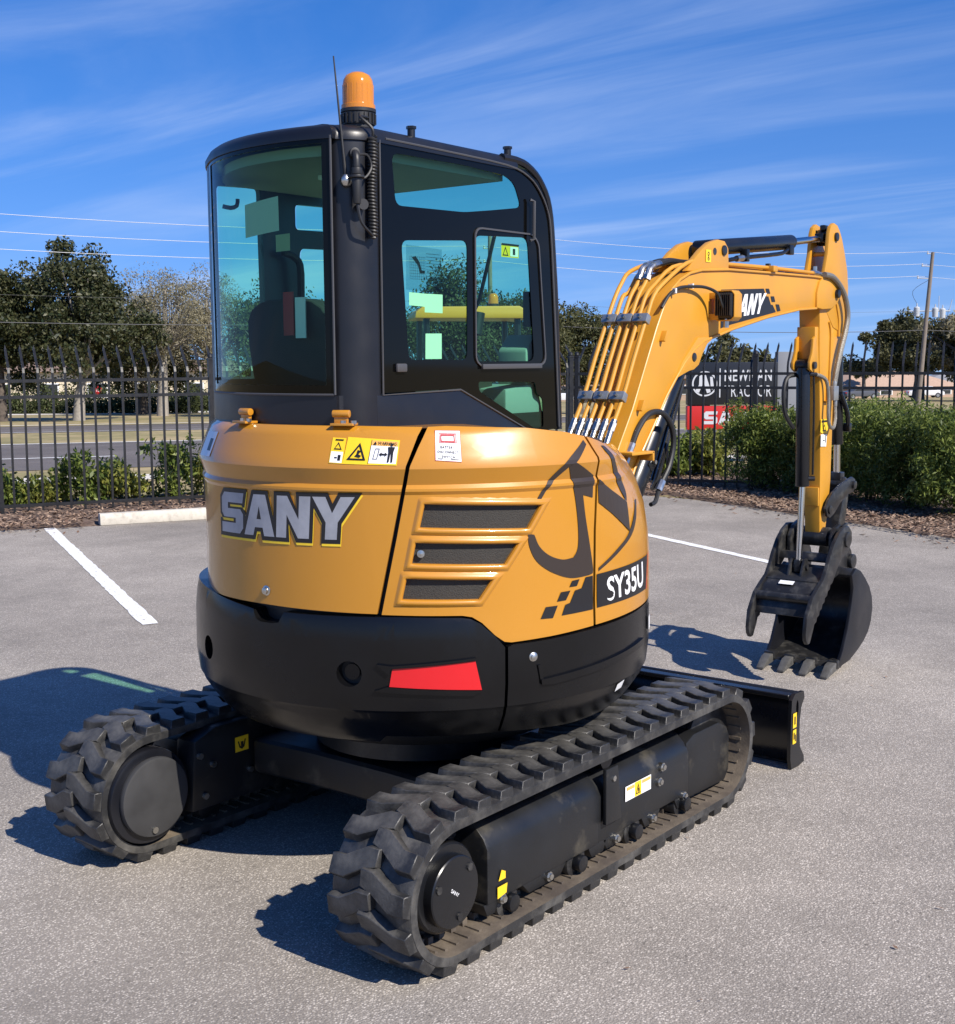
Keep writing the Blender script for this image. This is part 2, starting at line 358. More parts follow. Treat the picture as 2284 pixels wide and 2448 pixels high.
# ground frame of the car park: depth runs from the camera square to the fence, lateral to the right
PHI = 1.1017
GD = Vector((math.cos(PHI), math.sin(PHI), 0)); GL = Vector((math.sin(PHI), -math.cos(PHI), 0)); G0 = Vector((CAM.x, CAM.y, 0))
def G(dep, lat, z=0): return G0+GD*dep+GL*lat+Vector((0, 0, z))
FWH = Vector((math.cos(yaw), math.sin(yaw), 0)); RTH = Vector((math.sin(yaw), -math.cos(yaw), 0))
def terrain(w): return -.035-.024*max(0, w-17)
def at(t, w, z=None):
    """bearing t (tangent, right positive) and distance w ahead of the viewpoint; standing on the terrain"""
    p = G0+FWH*w+RTH*(t*w); p.z = terrain(w) if z is None else z; return p

# ------------------------------------------------------------------ the setting: lot, beds, lawn, roads
def asphalt(name, c_dark, c_mid, c_light, sc=1.0, bright=.6):
    """old asphalt: fine grain, scattered pale stones, worn patches, dark stains and scuffs"""
    m = bpy.data.materials.new(name); m.use_nodes = True; t = m.node_tree; b = t.nodes['Principled BSDF']; N = t.nodes.new; L = t.links.new
    tc = N('ShaderNodeTexCoord'); v = tc.outputs['Object']
    def noise(s, d, r=.6, vec=None):
        n = N('ShaderNodeTexNoise'); n.inputs['Scale'].default_value = s; n.inputs['Detail'].default_value = d; n.inputs['Roughness'].default_value = r; L(vec or v, n.inputs['Vector']); return n.outputs[0]
    def rng_(x, a, b_, c, d):
        r = N('ShaderNodeMapRange'); r.inputs[1].default_value, r.inputs[2].default_value, r.inputs[3].default_value, r.inputs[4].default_value = a, b_, c, d; L(x, r.inputs[0]); return r.outputs[0]
    def mix(f, a, b_, mode='MIX'):
        x = N('ShaderNodeMix'); x.data_type = 'RGBA'; x.blend_type = mode
        if isinstance(f, float): x.inputs[0].default_value = f
        else: L(f, x.inputs[0])
        for k, q in ((6, a), (7, b_)):
            if isinstance(q, tuple): x.inputs[k].default_value = (*q, 1)
            else: L(q, x.inputs[k])
        return x.outputs[2]
    base = mix(rng_(noise(170*sc, 4, .75), .32, .68, 0, 1), c_dark, c_mid)
    vo = N('ShaderNodeTexVoronoi'); vo.inputs['Scale'].default_value = 120*sc; L(v, vo.inputs['Vector']); sp = N('ShaderNodeSeparateColor'); L(vo.outputs['Color'], sp.inputs[0])
    dist = vo.outputs['Distance']
    st = N('ShaderNodeMath'); st.operation = 'MULTIPLY'; L(rng_(sp.outputs[0], .35, 1.0, 0, .9), st.inputs[0]); L(rng_(dist, .25, .6, 1, 0), st.inputs[1])
    col = mix(st.outputs[0], base, c_light)
    v2 = N('ShaderNodeTexVoronoi'); v2.inputs['Scale'].default_value = 46*sc; L(v, v2.inputs['Vector']); s2 = N('ShaderNodeSeparateColor'); L(v2.outputs['Color'], s2.inputs[0])
    ds = N('ShaderNodeMath'); ds.operation = 'MULTIPLY'; L(rng_(s2.outputs[1], .9, .97, 0, .6), ds.inputs[0]); L(rng_(v2.outputs['Distance'], .2, .5, 1, 0), ds.inputs[1]); col = mix(ds.outputs[0], col, tuple(.55*x for x in c_dark))
    col = mix(1.0, col, rng_(noise(.45, 10, .62), .3, .7, .72, 1.22), 'MULTIPLY')
    col = mix(1.0, col, rng_(noise(3.2, 8, .7), .3, .7, .88, 1.1), 'MULTIPLY')
    mp = N('ShaderNodeMapping'); mp.inputs['Rotation'].default_value = (0, 0, -.45); mp.inputs['Scale'].default_value = (.3, 1.8, 1); L(v, mp.inputs[0])
    col = mix(rng_(noise(1.2, 11, .72, mp.outputs[0]), .57, .72, 0, .55), col, tuple(1.02*x for x in c_dark))
    col = mix(rng_(noise(.9, 7, .68), .64, .74, 0, .5), col, tuple(.62*x for x in c_dark))
    L(col, b.inputs['Base Color']); b.inputs['Roughness'].default_value = .8; b.inputs['Specular IOR Level'].default_value = .3
    dd = N('ShaderNodeMath'); dd.operation = 'ADD'; L(dist, dd.inputs[0]); L(noise(150*sc, 2), dd.inputs[1])
    bp = N('ShaderNodeBump'); bp.inputs['Strength'].default_value = .42; bp.inputs['Distance'].default_value = .006; L(dd.outputs[0], bp.inputs['Height']); L(bp.outputs[0], b.inputs['Normal'])
    return m
ASPH = asphalt('weathered_asphalt', (.19, .170, .146), (.322, .289, .25), (.70, .64, .56), 1.2)
ROADM = asphalt('road_asphalt', (.105, .092, .085), (.16, .142, .13), (.22, .2, .18), .5)
GRASS = mat('winter_lawn', (.22, .19, .075), .95, var=.3, vscale=3, bump=.5, bscale=40, col2=(.36, .28, .14), c2scale=.35, c2amt=(.4, .62))
MULCH = mat('mulch_bed_soil', (.085, .055, .04), .95, var=.4, vscale=30, bump=.9, bscale=60, col2=(.18, .125, .09), c2scale=12, c2amt=(.45, .7))
PAINT = mat('road_paint', (.80, .80, .77), .6, var=.06, vscale=30, bump=.3, bscale=150, col2=(.30, .28, .25), c2scale=55, c2amt=(.55, .66))
CONC = mat('concrete', (.62, .58, .5), .85, var=.1, vscale=9, bump=.25, bscale=90, col2=(.44, .41, .35), c2scale=5, c2amt=(.5, .75))

def strip(name, d0, d1, l0, l1, z, m, par=None, kind='structure', tz=False, n=1):
    mm = M()
    for i in range(n):
        a = l0+(l1-l0)*i/n; b = l0+(l1-l0)*(i+1)/n; q = []
        for dd, ll in ((d0, a), (d0, b), (d1, b), (d1, a)):
            p = G(dd, ll, z)
            if tz: p.z = terrain((p-G0).dot(FWH))+z
            q.append(p)
        mm.add(q, [(0, 1, 2, 3)])
    o = build(name, mm, m, par, smooth=False)
    if kind: o['kind'] = kind
    return o
# one sheet to the horizon, level round the lot and falling away gently beyond the fence
mm = M(); ws = [-60, 17, 3500]
P = [[G0+FWH*w+RTH*l+Vector((0, 0, terrain(w))) for l in (-3000, 3000)] for w in ws]
for i in range(2): mm.add([P[i][0], P[i][1], P[i+1][1], P[i+1][0]], [(0, 1, 2, 3)])
tag(build('ground', mm, GRASS, smooth=False), kind='structure')
lot = M()
edge = [(-30, -40), (-30, 9.55), (6, 9.5), (9.25, 9.45), (10.7, 9.33), (12.2, 9.28), (13.3, 9.15), (13.9, 8.9), (14.15, 8.3), (14.16, 4), (14.12, 2.1), (14.2, 1), (14.35, -40)]
lot.add([G(a, b, -.3) for a, b in edge]+[G(a, b, 0) for a, b in edge], [tuple(range(len(edge), 2*len(edge)))]+[(i, (i+1) % len(edge), len(edge)+(i+1) % len(edge), len(edge)+i) for i in range(len(edge))])
tag(build('parking_lot', lot, ASPH, smooth=False), kind='structure')
def painted(name, d0, d1, l, w=.105, label=''):
    """one worn parking line with ragged edges"""
    rnd = random.Random(int(l*100)); m = M(); n = 60; V = []
    for i in range(n+1):
        dd = d0+(d1-d0)*i/n; V += [G(dd+rnd.uniform(-.01, .01), l-w/2+rnd.uniform(-.006, .006), .004), G(dd+rnd.uniform(-.01, .01), l+w/2+rnd.uniform(-.006, .006), .004)]
    m.add(V, [(2*i, 2*i+2, 2*i+3, 2*i+1) for i in range(n)]); return tag(build(name, m, PAINT, smooth=False), kind='structure')
painted('parking_line', 8.6, 14.15, 1.585, .115)
painted('parking_line', 8.7, 13.9, 6.92)
painted('parking_line', 8.7, 14.0, 4.25)
# planting beds: uneven mulch
def bed(name, path, seed):
    rnd = random.Random(seed); m = M(); nx, ny = path[2], path[3]; V = []
    for i in range(nx+1):
        for j in range(ny+1):
            u, v = i/nx, j/ny
            d, l = path[0](u, v); h = path[1](v)
            V.append(G(d, l, -.06+h+rnd.uniform(0, .03)*(0 < v < 1)))
    m.add(V, [(i*(ny+1)+j, (i+1)*(ny+1)+j, (i+1)*(ny+1)+j+1, i*(ny+1)+j+1) for i in range(nx) for j in range(ny)])
    o = build(name, m, MULCH, ang=80); o['kind'] = 'structure'; return o
hump = lambda v: .075*min(1, v*8)*min(1, (1-v)*8)+.005
bed('mulch_bed', (lambda u, v: (14.0+(3.2)*v, -20+31*u), hump, 220, 22), 3)
bed('mulch_bed', (lambda u, v: (-2+19*u, 9.2+.1*math.sin(u*9)+(3.6)*v), hump, 150, 26), 4)
# fallen leaves and wood chips over the beds: nobody could count them
rng = np.random.default_rng(5); n = 26000
dep = np.where(rng.random(n) < .5, 14.0+np.abs(rng.normal(0, .9, n)), rng.uniform(5, 16.5, n)); lat = np.where(dep > 13.9, rng.uniform(-6, 11, n), 9.2+np.abs(rng.normal(0, 1.0, n)))
keep = ~((dep < 14.4) & (lat > 1.95) & (lat < 4.1)); dep = dep[keep]; lat = lat[keep]; n = len(dep)
mask = rng.random(n) < .04; dep = np.where(mask & (lat < 9), dep-rng.random(n)*.5, dep); lat = np.where(mask & (lat > 9), lat-rng.random(n)*.6, lat)
def scatter(pts, sx, sy, tilt, rng, lift=.0):
    k = len(pts); a = rng.uniform(0, 2*np.pi, k); ux = np.stack([np.cos(a), np.sin(a), rng.uniform(-tilt, tilt, k)], 1); vx = np.stack([-np.sin(a), np.cos(a), rng.uniform(-tilt, tilt, k)], 1)
    s1 = (sx*rng.uniform(.5, 1.4, k))[:, None]; s2 = (sy*rng.uniform(.5, 1.4, k))[:, None]
    V = np.stack([pts-ux*s1, pts+vx*s2*.8, pts+ux*s1, pts-vx*s2*.8], 1).reshape(-1, 3); F = np.arange(4*k).reshape(-1, 4); return V, F
pts = np.array(G0)[None]+np.outer(dep, np.array(GD))+np.outer(lat, np.array(GL)); onlot = (lat < 9.2) & (dep < 14.0)
pts[:, 2] = np.where(onlot, .01, .045+rng.random(n)*.02)
k_ = 170; extra = np.array(G0)[None]+np.outer(rng.uniform(2.5, 14, k_), np.array(GD))+np.outer(rng.uniform(-.5, 9.2, k_), np.array(GL)); extra[:, 2] = .008
V, F = scatter(pts, .035, .013, .45, rng); V2, F2 = scatter(extra, .012, .006, .2, rng); F = np.vstack([F, F2+len(V)]); V = np.vstack([V, V2])
LIT = leafmat('leaf_litter', (.13, .075, .05), (.38, .27, .19), .9, .0)
tag(bulk('leaf_litter', V, F, LIT), 'brown fallen leaves and wood chips strewn over the beds', 'leaf litter', kind='stuff')
# roads beyond the fence
strip('sidewalk', 20.6, 21.9, -3, 90, .006, CONC, tz=True)
strip('road', 24.0, 36.6, -10, 200, .008, ROADM, tz=True)
strip('road', 46.4, 55.2, -50, 260, .008, ROADM, tz=True)
strip('road_edge_line', 36.1, 36.4, -35, 200, .016, PAINT, tz=True); strip('kerb', 55.3, 55.9, -60, 260, .05, CONC, tz=True)
for i in range(0, 14): strip('lane_line', 28.2, 28.42, i*9.0-1.5, i*9.0+4.6, .016, PAINT, tz=True)
strip('road_edge_line', 46.8, 47.0, -55, 260, .016, PAINT, tz=True)
strip('driveway', 84, 90, -60, 30, .01, CONC, tz=True)
# wheel stop
ws_ = empty('wheel_stop', G(14.2, 3.03, 0)); 
m = M(); prof = [(-.075, 0), (.075, 0), (.075, .07), (.055, .125), (-.055, .125), (-.075, .07)]
for s in (0,):
    A = [GD*(p[0])+GL*(-.92)+Vector((0, 0, p[1])) for p in prof]; B = [GD*(p[0])+GL*.92+Vector((0, 0, p[1])) for p in prof]; k = len(prof)
    m.add(A+B, [(i, (i+1) % k, k+(i+1) % k, k+i) for i in range(k)]+[tuple(range(k-1, -1, -1)), tuple(range(k, 2*k))])
build('bar', m, mat('wheel_stop_paint', (.56, .52, .44), .85, var=.12, vscale=8, bump=.4, bscale=80, col2=(.40, .36, .30), c2scale=14, c2amt=(.5, .72)), ws_, bev=.012)
tag(ws_, 'cream concrete wheel stop lying at the head of the parking bay', 'wheel stop')

# ------------------------------------------------------------------ fence
FENM = mat('fence_black', (.010, .010, .011), .45, var=.2, vscale=20)
pick = M()   # bent picket, local: z up, +y outward
sq = .0125; prof = [(0, .0), (0, 1.66), (.03, 1.72), (.30, 1.93)]
ringv = []
for (yy, zz) in prof: ringv += [(-sq, yy-sq, zz), (sq, yy-sq, zz), (sq, yy+sq, zz), (-sq, yy+sq, zz)]
pick.add(ringv+[(0, .335, 1.985)], [(4*i+a, 4*i+(a+1) % 4, 4*i+4+(a+1) % 4, 4*i+4+a) for i in range(3) for a in range(4)]+[(3, 2, 1, 0)]+[(12+a, 12+(a+1) % 4, 16) for a in range(4)])
pick0 = build('picket', pick, FENM, smooth=False); pick_me = pick0.data; bpy.data.objects.remove(pick0)
def fence(a, b, label, outward, s=.158, posts=()):
    a = Vector(a); b = Vector(b); e = (b-a); L = e.length; e.normalize(); rz = math.atan2(e.y, e.x)
    if e.cross(outward).z < 0: pass
    t = empty('fence', a, rz); tag(t, label, 'fence', 'fence runs round the lot')
    for z, nm in ((1.55, 'rail'), (1.365, 'rail'), (.115, 'rail')):
        build(nm, M().box((L/2, 0, z), (L, .036, .036)), FENM, t, smooth=False)
    n = int(L/s)
    for i in range(n+1):
        o = bpy.data.objects.new('picket', pick_me); COL.objects.link(o); o.parent = t; o.location = (i*s+.02, 0, -.02)
        o.rotation_euler = (random.uniform(-.012, .012), random.uniform(-.008, .008), 0 if (Matrix.Rotation(rz, 3, 'Z') @ Vector((0, 1, 0))).dot(outward) > 0 else math.pi)
    for x in posts:
        build('post', M().box((x, 0, .88), (.062, .062, 1.8)).box((x, 0, 1.79), (.075, .075, .025)).lathe([(.0, .05), (.03, .03), (.035, .0), (.02, -.02)][::-1], (x, 0, 1.81), 10), FENM, t, smooth=False)
    return t
random.seed(2)
CORNER = G(15.5, 8.78)
fence(G(15.5, -1.5), CORNER, 'black steel picket fence along the back of the lot, low bushes behind it', GD, posts=(2.72, 5.19, 7.66, 10.2))
RE = (RTH*.93-FWH*.37).normalized(); outw = (FWH*.93+RTH*.37).normalized()
fence(CORNER+RE*.02, CORNER+RE*7.6, 'black steel picket fence rising above the tall hedge on the right', outw, posts=(0, 2.45, 4.98, 7.45))

# ------------------------------------------------------------------ plants
def leafquads(C, size, asp, rng, updir=.0):
    k = len(C); d = rng.normal(0, 1, (k, 3)); d[:, 2] += updir; d /= np.linalg.norm(d, axis=1)[:, None]
    e = np.cross(d, rng.normal(0, 1, (k, 3))); e /= np.linalg.norm(e, axis=1)[:, None]
    s = size*rng.uniform(.6, 1.35, k)[:, None]
    V = np.stack([C-d*s, C+e*s*asp, C+d*s, C-e*s*asp], 1).reshape(-1, 3); return V, np.arange(4*k).reshape(-1, 4)
def branch_tubes(m, base, targets, r0, rng, n=6, wob=.15):
    for T in targets:
        b = Vector(base); T = Vector(T); mid = b.lerp(T, .5)+Vector(rng.normal(0, wob, 3))*(T-b).length*.25; mid.z = b.z+(T.z-b.z)*.42
        m.tube([b, b.lerp(mid, .5)+Vector(rng.normal(0, .03, 3)), mid, T], [r0, r0*.25], n, sub=3)
def tree(name, loc, H, crown, trunk_r, lm, tm, label, seed, nleaf=9000, lsize=.16, asp=.45, nclump=70, csig=.16, group=None, bare=False, trunk_h=None, taper=.35, part='crown'):
    """crown = (half width x, half width y, bottom z); leaf clumps spread through the crown's volume, branches reach to clumps"""
    rng = np.random.default_rng(seed); t = empty(name, loc); a, b, z0 = crown; hz = (H-z0)/2; cz = z0+hz
    u = rng.normal(0, 1, (nclump, 3)); u /= np.linalg.norm(u, axis=1)[:, None]; rr = rng.uniform(.25, 1, nclump)**.5
    lump = 1+.24*np.sin(3*np.arctan2(u[:, 1], u[:, 0])+seed)+.18*np.sin(5*u[:, 2]+seed*2)+np.clip(rng.normal(0, .08, nclump), -.12, .12)
    C = u*rr[:, None]*np.array([a, b, hz])*lump[:, None]*.86; C[:, 0:2] *= (1-taper*np.clip(C[:, 2:3]/hz, -.2, 1)); C[:, 2] += cz
    cs = rng.uniform(.6, 1.3, nclump)*csig*min(a, hz*1.2)*2
    idx = rng.integers(0, nclump, nleaf); q = rng.normal(0, 1, (nleaf, 3)); q /= np.linalg.norm(q, axis=1)[:, None]
    P = C[idx]+q*(rng.uniform(.1, 1, nleaf)**.6*cs[idx])[:, None]*np.array([1, 1, .8])
    V, F = leafquads(P, lsize, asp, rng); bulk(part, V, F, lm, t)
    m = M(); th = trunk_h or z0+.25*(H-z0); lean = rng.normal(0, .05, 2)*H
    m.tube([(0, 0, -.15), (lean[0]*.2, lean[1]*.2, th*.5), (lean[0]*.5, lean[1]*.5, th), (lean[0], lean[1], z0+(H-z0)*.75)], [trunk_r*1.2, trunk_r*.3], 8, sub=4)
    branch_tubes(m, (lean[0]*.45, lean[1]*.45, th*.9), C[:: max(1, nclump//(60 if bare else 26))], trunk_r*(.3 if bare else .45), rng, 5)
    build('trunk', m, tm, t, ang=60)
    return tag(t, label, 'tree', group)
BARK = mat('bark', (.10, .08, .065), .95, var=.3, vscale=10, bump=.6, bscale=30)
STEMM = mat('shrub_stem', (.06, .055, .03), .9, var=.3, vscale=20)
BARKG = mat('grey_bark', (.30, .27, .23), .95, var=.25, vscale=10, bump=.5, bscale=30)
MAGN = leafmat('magnolia_leaves', (.016, .028, .009), (.085, .085, .035), .5, .2)
OAK = leafmat('oak_leaves', (.05, .06, .02), (.12, .115, .045), .6, .3)
BARE = leafmat('twig_buds', (.17, .15, .085), (.33, .30, .20), .8, .3)
OLIVE = leafmat('olive_leaves', (.055, .06, .025), (.13, .125, .055), .6, .3)
TG = 'trees across the road'
tree('magnolia_tree', at(-.312, 63), 8.6, (4.1, 3.6, 1.6), .28, MAGN, BARKG, 'dark glossy evergreen tree with pointed crown at the left', 33, 38000, .105, .5, 120, .12, TG, trunk_h=2.4, taper=.62)
tree('magnolia_tree', at(-.372, 62), 7.6, (3.4, 3.2, 1.4), .26, MAGN, BARK, 'dark evergreen tree cut by the left edge of the picture', 35, 30000, .105, .5, 100, .125, TG, taper=.55)
tree('bare_tree', at(-.246, 74), 9.0, (3.6, 3.2, 2.2), .3, BARE, BARKG, 'pale grey half-bare tree between the dark evergreen and the cab', 13, 20000, .075, .35, 150, .13, TG, bare=True)
tree('bare_tree', at(-.205, 78), 8.6, (3.4, 3.2, 2.0), .3, BARE, BARKG, 'pale half-bare tree just behind the cab left edge', 14, 16000, .075, .35, 120, .13, TG, bare=True)
tree('oak_tree', at(-.262, 80), 6.2, (4.0, 3.4, 1.4), .3, OAK, BARK, 'low olive green tree behind the half-bare tree', 15, 18000, .12, .45, 70, .17, TG)
tree('oak_tree', at(-.150, 70), 7.4, (3.6, 3.3, 1.4), .28, OAK, BARK, 'green tree seen through the rear cab window', 16, 18000, .11, .45, 80, .16, TG)
tree('oak_tree', at(-.020, 66), 7.3, (3.5, 3.2, 1.5), .28, OAK, BARK, 'leafy green tree seen through the side cab window, left of the pole', 17, 20000, .10, .45, 90, .15, TG)
tree('oak_tree', at(.032, 68), 6.6, (3.3, 3.0, 1.3), .28, OAK, BARK, 'leafy green tree seen through the side cab window, right of the pole', 18, 20000, .10, .45, 90, .15, TG)
tree('oak_tree', at(.080, 72), 6.2, (3.0, 2.8, 1.4), .26, OAK, BARK, 'green tree between the cab and the boom', 19, 22000, .10, .45, 90, .15, TG)
tree('live_oak', at(.345, 128), 8.4, (8.0, 6.5, 2.0), .6, OLIVE, BARK, 'wide olive live oak behind the utility pole on the right', 21, 36000, .19, .45, 110, .14, TG)
tree('live_oak', at(.400, 120), 9.4, (6.5, 6.0, 2.2), .6, BARE, BARK, 'tall brownish oak cut by the right edge of the picture', 22, 26000, .18, .45, 100, .14, TG)
tree('live_oak', at(.196, 165), 7.6, (6.5, 5.0, 2.0), .5, OLIVE, BARK, 'distant tree showing above the black sign', 23, 7000, .36, .45, 60, .16, TG)
tree('live_oak', at(.262, 190), 7.2, (5.5, 5.0, 1.8), .5, OAK, BARK, 'far green tree behind the arm of the excavator', 24, 5000, .36, .45, 50, .16, TG)
tree('palm_tree', at(.303, 165), 4.9, (2.6, 2.6, 2.6), .25, OAK, BARK, 'small palm-like tree left of the tile-roofed house', 25, 3000, .3, .25, 26, .2, TG)
def shrub(name, loc, H, wx, lm, label, seed, n=5200, ls=.042, asp=.28, group=None, z0=.12, stems=9, sig=.17, boxy=False, rz=0):
    rng = np.random.default_rng(seed); t = empty(name, loc, rz); nc = 110 if boxy else 46
    C = np.stack([rng.uniform(-1, 1, nc)*wx*.9, rng.uniform(-1, 1, nc)*wx*.75, z0+rng.uniform(0, 1, nc)**.8*(H-z0-.12)], 1)
    if not boxy: C[:, :2] *= (.72+.4*np.sin(np.clip((C[:, 2:3]-z0)/(H-z0), 0, 1)*math.pi*.8+.2))
    C[:, 2] += rng.normal(0, .05, nc)*(C[:, 2] > H*.6)
    idx = rng.integers(0, nc, n); q = rng.normal(0, 1, (n, 3)); q /= np.linalg.norm(q, axis=1)[:, None]
    Pp = C[idx]+q*(rng.uniform(.1, 1, n)**.6*sig*rng.uniform(.7, 1.2, n))[:, None]; Pp[:, 2] = np.maximum(Pp[:, 2], .03)
    V, F = leafquads(Pp, ls, asp, rng, .5); bulk('foliage', V, F, lm, t)
    m = M()
    for i in range(stems):
        p = C[rng.integers(0, nc)]; x, y = p[0]*.45, p[1]*.45
        m.tube([(x*.6, y*.6, -.08), (x, y, .25*H), (p[0]*.8, p[1]*.8, .6*H), (p[0], p[1], max(p[2], .7*H))], [.011, .004], 5, sub=2)
    build('stem', m, STEMM, t, ang=60); return tag(t, label, 'shrub', group)
PODO = leafmat('hedge_leaves', (.035, .062, .012), (.15, .19, .04), .45, .35)
PODO2 = leafmat('hedge_new_leaves', (.06, .10, .018), (.26, .31, .07), .45, .4)
VARI = leafmat('bush_leaves', (.07, .10, .02), (.36, .36, .08), .45, .4)
HG = 'clipped hedge in front of the fence'
hedge = [(10.25, 10.7, 1.22), (11.05, 10.72, 1.2), (11.85, 10.75, 1.24), (12.65, 10.75, 1.2)]
words_ = ['hedge shrub cut by the right edge of the picture', 'hedge shrub standing below the leaning utility pole', 'hedge shrub between the bucket cylinder and the shrub below the pole', 'hedge shrub directly behind the bucket linkage']
for i, (d, l, h) in enumerate(hedge):
    shrub('hedge_shrub', G(d, l, 0), h, .56, PODO if i % 2 else PODO2, words_[i], 40+i, 19000, .03, group=HG, boxy=True)
mid = [(13.05, 10.95, 1.12, 'bushy hedge shrub behind the thumb cylinder'), (13.65, 10.5, 1.2, 'tall bright hedge shrub hiding the end of the red sign'), (13.3, 11.6, 1.2, 'rear hedge shrub close to the fence behind the arm')]
for i, (d, l, h, lb) in enumerate(mid): shrub('hedge_shrub', G(d, l, 0), h, .40 if i == 1 else .5, PODO2, lb, 60+i, 19000, .03, group=HG, boxy=True)
BG = 'low bushes behind the fence'
low = [(1.25, 16.3, .48, 'low dark green bush behind the leftmost fence post'), (1.75, 16.5, .42, 'small yellowish bush right of the leftmost fence post'), (2.3, 16.4, .66, 'upright green bush behind the fence above the wheel stop end'),
       (2.75, 16.5, .5, 'small yellow-green bush left of the tall dark bush'), (3.35, 16.3, .8, 'tall dark bush behind the fence left of the cab'), (3.95, 16.5, .6, 'yellow-green bush behind the fence partly hidden by the hood')]
for i, (l, d, h, lb) in enumerate(low): shrub('low_bush', G(d, l, .0), h, .36, VARI if i in (1, 3, 5) else PODO2, lb, 80+i, 1500, .042, .42, BG, .06, 6, .13)
low2 = [(10.05, 16.0, .72, 'bush behind the fence beside the boom cylinder'), (10.6, 15.85, .70, 'bush behind the fence below the left end of the red sign'), (11.15, 15.65, .72, 'bush behind the fence touching the tall bright hedge shrub')]
for i, (l, d, h, lb) in enumerate(low2): shrub('low_bush', G(d, l, .0), h, .42, PODO2 if i % 2 else VARI, lb, 95+i, 3400, .045, .42, BG, .06, 6, .15)
# far low hedges across the road
FARH = leafmat('far_hedge_leaves', (.03, .04, .012), (.07, .085, .025), .7, .2)
def farhedge(t0, t1, w, h, label, seed):
    rng = np.random.default_rng(seed); a = at(t0, w); b = at(t1, w); k = 9000; u = rng.random(k)
    P_ = np.array(a)[None]+np.outer(u, np.array(b-a)); P_[:, 0] += rng.normal(0, .35, k); P_[:, 1] += rng.normal(0, .35, k); P_[:, 2] += rng.uniform(0, 1, k)*h*(1+.25*np.sin(u*40))
    V, F = leafquads(P_-np.array(a)[None], .11, .5, rng); t = empty('clipped_hedge', a); bulk('foliage', V, F, FARH, t); tag(t, label, 'hedge', 'far clipped hedges')
farhedge(-.40, -.22, 84, .9, 'long dark clipped hedge across the road at the left', 1)
farhedge(-.24, -.15, 92, .9, 'dark clipped hedge beneath the half-bare tree', 2)
farhedge(-.38, -.19, 104, 1.8, 'taller green hedge in front of the cream building', 3)

# ------------------------------------------------------------------ things beyond the fence
CREAM = mat('cream_stucco', (.72, .62, .45), .9, var=.06, vscale=2); ROOFM = mat('roof_shingle', (.22, .15, .11), .9, var=.2, vscale=6); DARKW = mat('dark_window', (.03, .035, .04), .1)
BRICKW = mat('tan_wall', (.42, .30, .22), .9, var=.1, vscale=4)
def house(loc, rz, L, D, h, rh, wallm, roofm, label, nw=4, hip=True):
    t = empty('house', loc, rz); build('wall', M().box((0, 0, h/2-.5), (L, D, h+1)), wallm, t, smooth=False)
    ov = .5; k = L/2-(D/2 if hip else 0)
    m = M(); m.add([(-L/2-ov, -D/2-ov, h), (L/2+ov, -D/2-ov, h), (L/2+ov, D/2+ov, h), (-L/2-ov, D/2+ov, h), (-k, 0, h+rh), (k, 0, h+rh)], [(0, 1, 5, 4), (1, 2, 5), (2, 3, 4, 5), (3, 0, 4), (3, 2, 1, 0)])
    build('roof', m, roofm, t, smooth=False)
    for i in range(nw):
        x = -L/2+L*(i+.5)/nw; w = build('window', M().box((x, -D/2-.02, h*.5), (L/nw*.42, .06, h*.4)), WHITE, t, smooth=False)
        build('pane', M().box((x, -D/2-.055, h*.5), (L/nw*.36, .02, h*.34)), DARKW, w, smooth=False)
    return tag(t, label, 'house')
RZF = math.atan2(RTH.y, RTH.x)
house(at(-.285, 118), RZF, 30, 9, 3.3, 1.0, CREAM, ROOFM, 'long cream building behind the trees at the left', 7)
house(at(.318, 172), RZF+.2, 17, 9, 1.5, 2.0, BRICKW, mat('tan_tile_roof', (.42, .29, .21), .9, var=.15, vscale=5), 'tan house with brown hip roof beyond the field on the right', 4)
house(at(.385, 185), RZF-.1, 14, 8, 2.2, 1.4, mat('grey_siding', (.45, .46, .47), .8), mat('grey_roof', (.25, .25, .26), .9), 'grey house cut by the right edge of the picture', 4)
house(at(.285, 195), RZF, 10, 8, 2.4, 1.4, WHITE, mat('grey_roof_2', (.3, .3, .3), .9), 'white house half hidden behind the arm', 3)
house(at(.098, 150), RZF, 22, 9, 2.6, 1.2, BRICKW, ROOFM, 'low brown building between cab and boom', 5)
# cars
TYRE = mat('tyre', (.02, .02, .02), .8)
def car(loc, rz, colm, label, group='cars far beyond the road', van=False):
    t = empty('car', loc, rz); L, Wd = 4.5, 1.75
    low = [(-2.2, .3), (-2.25, .55), (-2.15, .85), (-1.1, .95), (1.25, .98), (2.0, .9), (2.25, .65), (2.25, .32)] if not van else [(-2.2, .3), (-2.25, .6), (-2.1, .95), (-1.3, 1.0), (2.2, 1.0), (2.25, .32)]
    top = [(-1.25, .93), (-.55, 1.42), (.75, 1.45), (1.55, .96)] if not van else [(-1.45, .98), (-.7, 1.6), (2.0, 1.62), (2.2, .98)]
    build('body', M().prism(low, -Wd/2, Wd/2), colm, t, bev=.07); build('cabin', M().prism(top, -Wd/2+.12, Wd/2-.12), colm, t, bev=.06)
    for s in (-1, 1):
        q = [(p[0]*.9+.02, .98+(p[1]-.95)*.85) for p in top]; build('side_window', M().prism(q, s*(Wd/2-.125), s*(Wd/2-.10)), DARKW, t, smooth=False)
        for x in (-1.4, 1.4):
            w = build('wheel', M().cyl((x, s*.70, .33), (x, s*.89, .33), .33, n=18), TYRE, t); build('rim', M().cyl((x, s*.88, .33), (x, s*.90, .33), .2, n=14), GALV, w)
        build('headlight', M().box((2.2, s*.6, .68), (.12, .3, .14)), WHITE, t, smooth=False); build('taillight', M().box((-2.2, s*.65, .75), (.12, .25, .14)), REDP, t, smooth=False)
    return tag(t, label, 'car', group)
